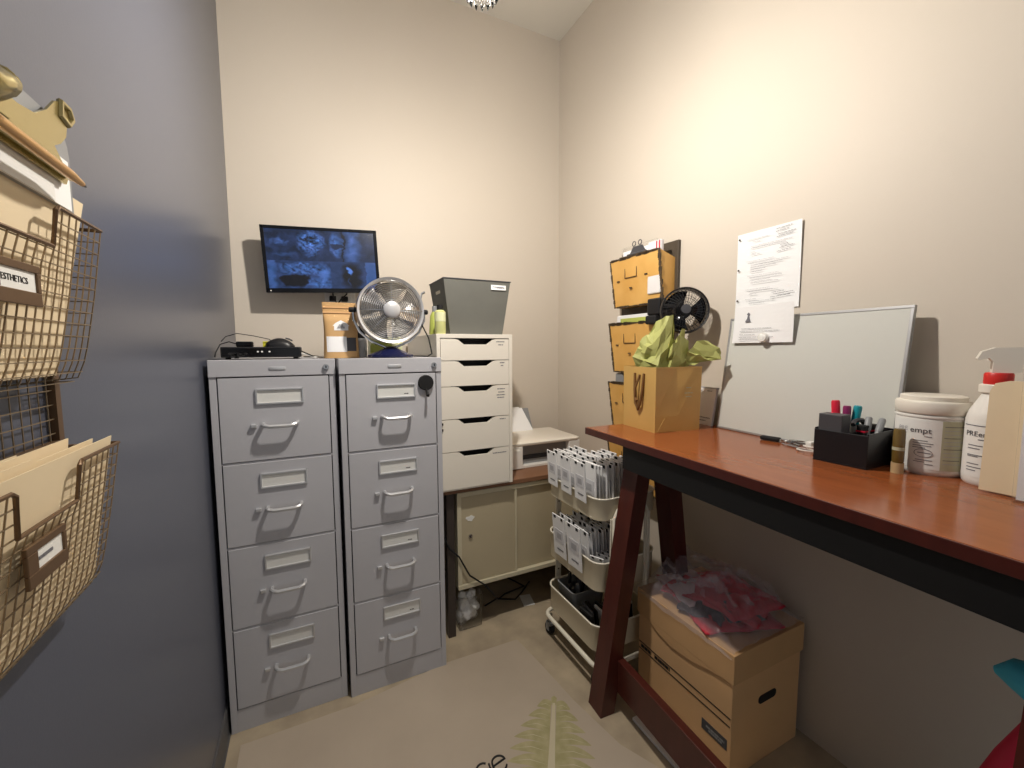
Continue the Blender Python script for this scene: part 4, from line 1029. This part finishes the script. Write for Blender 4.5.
def basket(zb, zt, dy, dz):
    prof = [(XL+.012, zb+.004), (XL+.026, zb), (XL+.035, zb+.010), (XL+.044, zb+.05), (XL+.055, zb+.115), (XL+.067, zt)]
    def P(s):
        L_ = [0]
        for a, c in zip(prof, prof[1:]): L_.append(L_[-1]+math.dist(a, c))
        q = s*L_[-1]
        for i in range(len(prof)-1):
            if q <= L_[i+1]+1e-9:
                f_ = (q-L_[i])/(L_[i+1]-L_[i]); return (prof[i][0]+(prof[i+1][0]-prof[i][0])*f_, prof[i][1]+(prof[i+1][1]-prof[i][1])*f_)
        return prof[-1]
    n0, n1 = .532, .655; nd = .045
    # rim with the notch
    xt = prof[-1][0]; xn = xt-.0035
    rim = [loc(XL+.01, Y0, zt), loc(xt, Y0, zt), loc(xt, n0-.004, zt), loc(xt, n0+.002, zt-.004), loc(xn, n0+.006, zt-nd), loc(xn, n1-.006, zt-nd), loc(xt, n1-.002, zt-.004), loc(xt, n1+.004, zt), loc(xt, Y1, zt), loc(XL+.01, Y1, zt)]
    bk = MB().tube(rim, .0024, n=6).build('basket_rim', M['bronze'], t)
    b = MB(); NV = 22
    for k in range(NV+1):
        y = Y0+(Y1-Y0)*k/NV
        pts = [P(j/10) for j in range(11)]
        if n0 < y < n1: pts = [q for q in pts if q[1] < zt-nd]+[(xn, zt-nd)]
        b.tube([loc(q[0], y, q[1]) for q in pts], .0009, n=4)
    NH = 14
    for k in range(NH):
        q = P(k/NH)
        if q[1] > zt-nd:
            b.tube([loc(XL+.01, Y0, q[1]), loc(q[0], Y0, q[1]), loc(q[0], n0+.004, q[1])], .0009, n=4)
            b.tube([loc(q[0], n1-.004, q[1]), loc(q[0], Y1, q[1]), loc(XL+.01, Y1, q[1])], .0009, n=4)
        else:
            b.tube([loc(XL+.01, Y0, q[1]), loc(q[0], Y0, q[1]), loc(q[0], Y1, q[1]), loc(XL+.01, Y1, q[1])], .0009, n=4)
    tag(b.build('basket_mesh', M['wire'], bk), kind='stuff')
    # label holder
    zc = zt-.094+dz
    qx = XL+.060
    hb = MB()
    yc = .578+dy
    for a0, a1, c0, c1_ in ((-.036, .036, .013, .021), (-.036, .036, -.021, -.007), (-.036, -.030+(.012 if dz else 0), -.007, .013), (.03, .036, -.007, .013)):
        hb.box(qx-XL-.001, qx-XL+.003, yc+a0-OY, yc+a1-OY, zc+c0-OZ, zc+c1_-OZ, .0008)
    hb.build('label_holder', M['bronze'], bk)
    MB().box(qx-XL-.001, qx-XL+.001, yc-.031-OY, yc+.031-OY, zc-.008-OZ, zc+.014-OZ).build('label_card', M['card'], bk)
    return bk, qx, yc, zc
bk, qx, yc, zc = basket(1.312, 1.515, .006, 0)
text_mesh('label_lettering', 'ESTHETICS', .0088, M['ink'], bk, frame((qx-XL+.0013, yc-.005-OY, zc+.003-OZ), (0, 1, 0), (0, 0, 1)))
bk, qx, yc, zc = basket(1.03, 1.225, .008, .012)
lines_print('label_lettering', M['inkg'], bk, frame((qx-XL+.0011, yc-OY, zc-OZ), (0, 1, 0), (0, 0, 1)), [(-.014, .014, .003)], .0035)
# folders in the baskets
def folder(y0, y1, zb, zt, xb, xt, label, tab=None, m='cream', name='file_folder', cat='folder', group='folders in the wire wall file', skew=0):
    b = MB()
    def f(y, z, o=0): k = (z-zb)/(zt-zb); return (xb+(xt-xb)*k+o, y-skew*(1-k), z)
    top = [(y1, zt), (y0, zt)]
    if tab: top = [(y1, zt), (tab[1]+.008, zt), (tab[1], zt+tab[2]), (tab[0], zt+tab[2]), (tab[0]-.008, zt), (y0, zt)]
    poly = [(y0, zb), (y1, zb)]+top
    A = b.verts([f(y, z) for y, z in poly]); B_ = b.verts([f(y, z, .0012) for y, z in poly]); n = len(poly)
    b.face(A); b.face(B_[::-1])
    for i in range(n): b.face([A[i], B_[i], B_[(i+1) % n], A[(i+1) % n]])
    tag(b.build(name, M[m]), label, cat, group)
folder(.46, .752, 1.324, 1.545, XL+.030, XL+.055, 'front cream folder in the upper wire basket under the clipboard', skew=.04)
folder(.46, .745, 1.324, 1.535, XL+.024, XL+.046, 'rear cream folder in the upper wire basket', skew=.03)
folder(.42, .762, 1.042, 1.236, XL+.031, XL+.060, 'front cream folder in the lower wire basket', skew=.004)
folder(.42, .735, 1.042, 1.238, XL+.027, XL+.050, 'cream folder second from the front in the lower wire basket', tab=(.5, .60, .004))
folder(.42, .70, 1.042, 1.246, XL+.022, XL+.040, 'tall cream folder third from the front in the lower wire basket')
folder(.42, .62, 1.042, 1.244, XL+.018, XL+.030, 'rear cream folder in the lower wire basket')
# brass clipboard in the upper basket
XC = XL+.07
t = thing('brass_clipboard', 'clipboard with large brass clip in the upper wire basket', 'clipboard', (XC-.012, .55, 1.514))
def cl(y, z): return (y-.535, z-1.52)
b = MB()
pts = [cl(.37, 1.53), cl(.705, 1.53)]+[cl(.67+.035*math.cos(a), 1.595+.035*math.sin(a)) for a in (0, .4, .8, 1.2, 1.57)]+[cl(.405+.035*math.cos(a), 1.595+.035*math.sin(a)) for a in (1.57, 2, 2.5, 3.14)]
b.prism(pts, 'X', -.004, 0); b.build('board', M['greyp'], t)
MB().prism([cl(.38, 1.53), cl(.695, 1.53), cl(.695, 1.588), cl(.38, 1.588)], 'X', .0005, .002).build('paper', M['paper'], t)
MB().prism([cl(.40, 1.53), cl(.655, 1.53), cl(.655, 1.565), cl(.40, 1.565)], 'X', .0022, .0032).build('paper', M['card'], t)
half = [(.675, 1.556), (.681, 1.565), (.675, 1.575), (.655, 1.592), (.67, 1.6), (.684, 1.613), (.688, 1.625), (.70, 1.635), (.698, 1.648), (.682, 1.652), (.665, 1.645), (.645, 1.626), (.62, 1.61), (.59, 1.605), (.57, 1.605)]
poly = [cl(y, z) for y, z in half]+[cl(1.07-y, z) for y, z in half[::-1]]
MB().prism(poly, 'X', .004, .0065).build('clip_plate', M['brass'], t)
b = MB(); b.tube([(.007, q[0], q[1]) for q in [cl(.672, 1.633), cl(.69, 1.63), cl(.7, 1.64), cl(.694, 1.65), cl(.676, 1.65)]], .0035, n=6, closed=True); b.build('clip_ear', M['brass'], t, True)
MB().tube([(.012, -.135, .046), (.012, .14, .046)], .006, n=8).build('clip_jaw', M['brass'], t, True)
b = MB(); b.sheet(lambda u, v: (.007+.026*math.sin(v*2.6), -.10+.1*u, .052+.035*v+.004*math.cos(u*12.56)), 10, 8); b.build('clip_lever', M['brass'], t, True, solid=.0016)
for y in (-.09, -.05, .004): MB().tube([(.016+.012*math.cos(a), y+.002*a/6.28,   .082+.012*math.sin(a)) for a in [k*.5 for k in range(40)]], .0016, n=5).build('clip_spring', M['brass'], t, True)
t = thing('ballpoint_pen', 'gold pen held along the brass clip', 'pen', (XC+.014, .545, 1.549))
MB().tube([(0, -.09, .002), (0, .10, 0), (0, .128, -.001)], [.0052, .0052, .003], n=12).build('barrel', M['gold'], t, True)
MB().tube([(0, .128, -.001), (0, .137, -.001)], [.003, .0012], n=8).build('tip', M['dgrey'], t, True)
MB().tube([(.005, -.08, .004), (.007, -.02, .004)], .0012, n=5).build('pocket_clip', M['brass'], t)

# ------------------------------------------------------------------ floor mat with leaf print and lettering
t = thing('floor_mat', 'thin brown vinyl floor mat printed with a green leaf', 'floor mat', (.3, 1.0, 0))
poly = [(-.265, 1.60), (.1, 1.60), (.48, 1.655), (.82, 1.65), (.845, 1.45), (.865, 1.25), (.905, 1.03), (.97, .9), (.975, -.9), (-.27, -.9)]
MB().prism([(x-.3, y-1.0) for x, y in poly], 'Z', .0004, .0025).build('mat_sheet', M['matting'], t)
tip = Vector((.80-.3, 1.29-1.0)); ax = Vector((-.145, -.22)).normalized(); pr = Vector((-ax.y, ax.x))
def P2(a, s): q = tip+ax*a+pr*s; return (q.x, q.y)
for k in range(9):
    a = .012+.045*k; wd = .135*math.sin(min(1, (k+1.6)/7)*math.pi*.55)+.01
    for s in (-1, 1):
        b = MB(); N = 8; up_, dn = [], []
        for i in range(N+1):
            f_ = i/N; sw_ = s*(.010+(wd-.010)*f_); bend = -.012*math.sin(f_*math.pi)+.004*f_; th_ = .0235*(1-f_**3)+.001
            up_.append(b.bm.verts.new((*P2(a+.026+bend-th_, sw_), .0027))); dn.append(b.bm.verts.new((*P2(a+.026+bend+th_*.86, sw_), .0027)))
        for i in range(N): b.face([up_[i], up_[i+1], dn[i+1], dn[i]])
        b.build('leaflet_print', M['leaf'], t)
        b = MB(); b.face(b.verts([(*P2(a+.026, s*.008), .0030), (*P2(a+.013, s*wd*.5), .0030), (*P2(a+.027, s*wd*.92), .0030), (*P2(a+.0155, s*wd*.5), .0030)])); b.build('leaf_vein', M['leafd'], t)
b = MB(); b.face(b.verts([(*P2(x, y), .0027) for x, y in ((-.014, 0), (-.004, -.011), (.03, -.008), (.03, .008), (-.004, .011))])); b.build('leaflet_print', M['leaf'], t)
b = MB(); b.face(b.verts([(*P2(x, y), .0029) for x, y in ((.02, -.005), (.42, -.016), (.42, .016), (.02, .005))])); b.build('leaf_midrib', M['leafd'], t)
b = MB()
def stroke(pts, r=.0032): b.tube([(x-.3, y-1.0, .0035) for x, y in pts], r, n=6)
def arc(cx, cy, rx, ry, a0, a1, n=14): return [(cx+rx*math.cos(math.radians(a0+(a1-a0)*k/n)), cy+ry*math.sin(math.radians(a0+(a1-a0)*k/n))) for k in range(n+1)]
stroke([(.483, 1.150), (.526, 1.158)]+arc(.506, 1.157, .022, .02, 0, 175)+arc(.506, 1.15, .023, .026, 180, 330))
stroke(arc(.450, 1.150, .024, .026, 50, 360)+[(.474, 1.165), (.472, 1.12), (.465, 1.08)]+arc(.445, 1.075, .02, .02, 0, -180))
stroke(arc(.385, 1.145, .024, .024, 60, 360)+[(.409, 1.165), (.409, 1.12), (.425, 1.123)])
b.build('script_lettering', M['ink'], t)
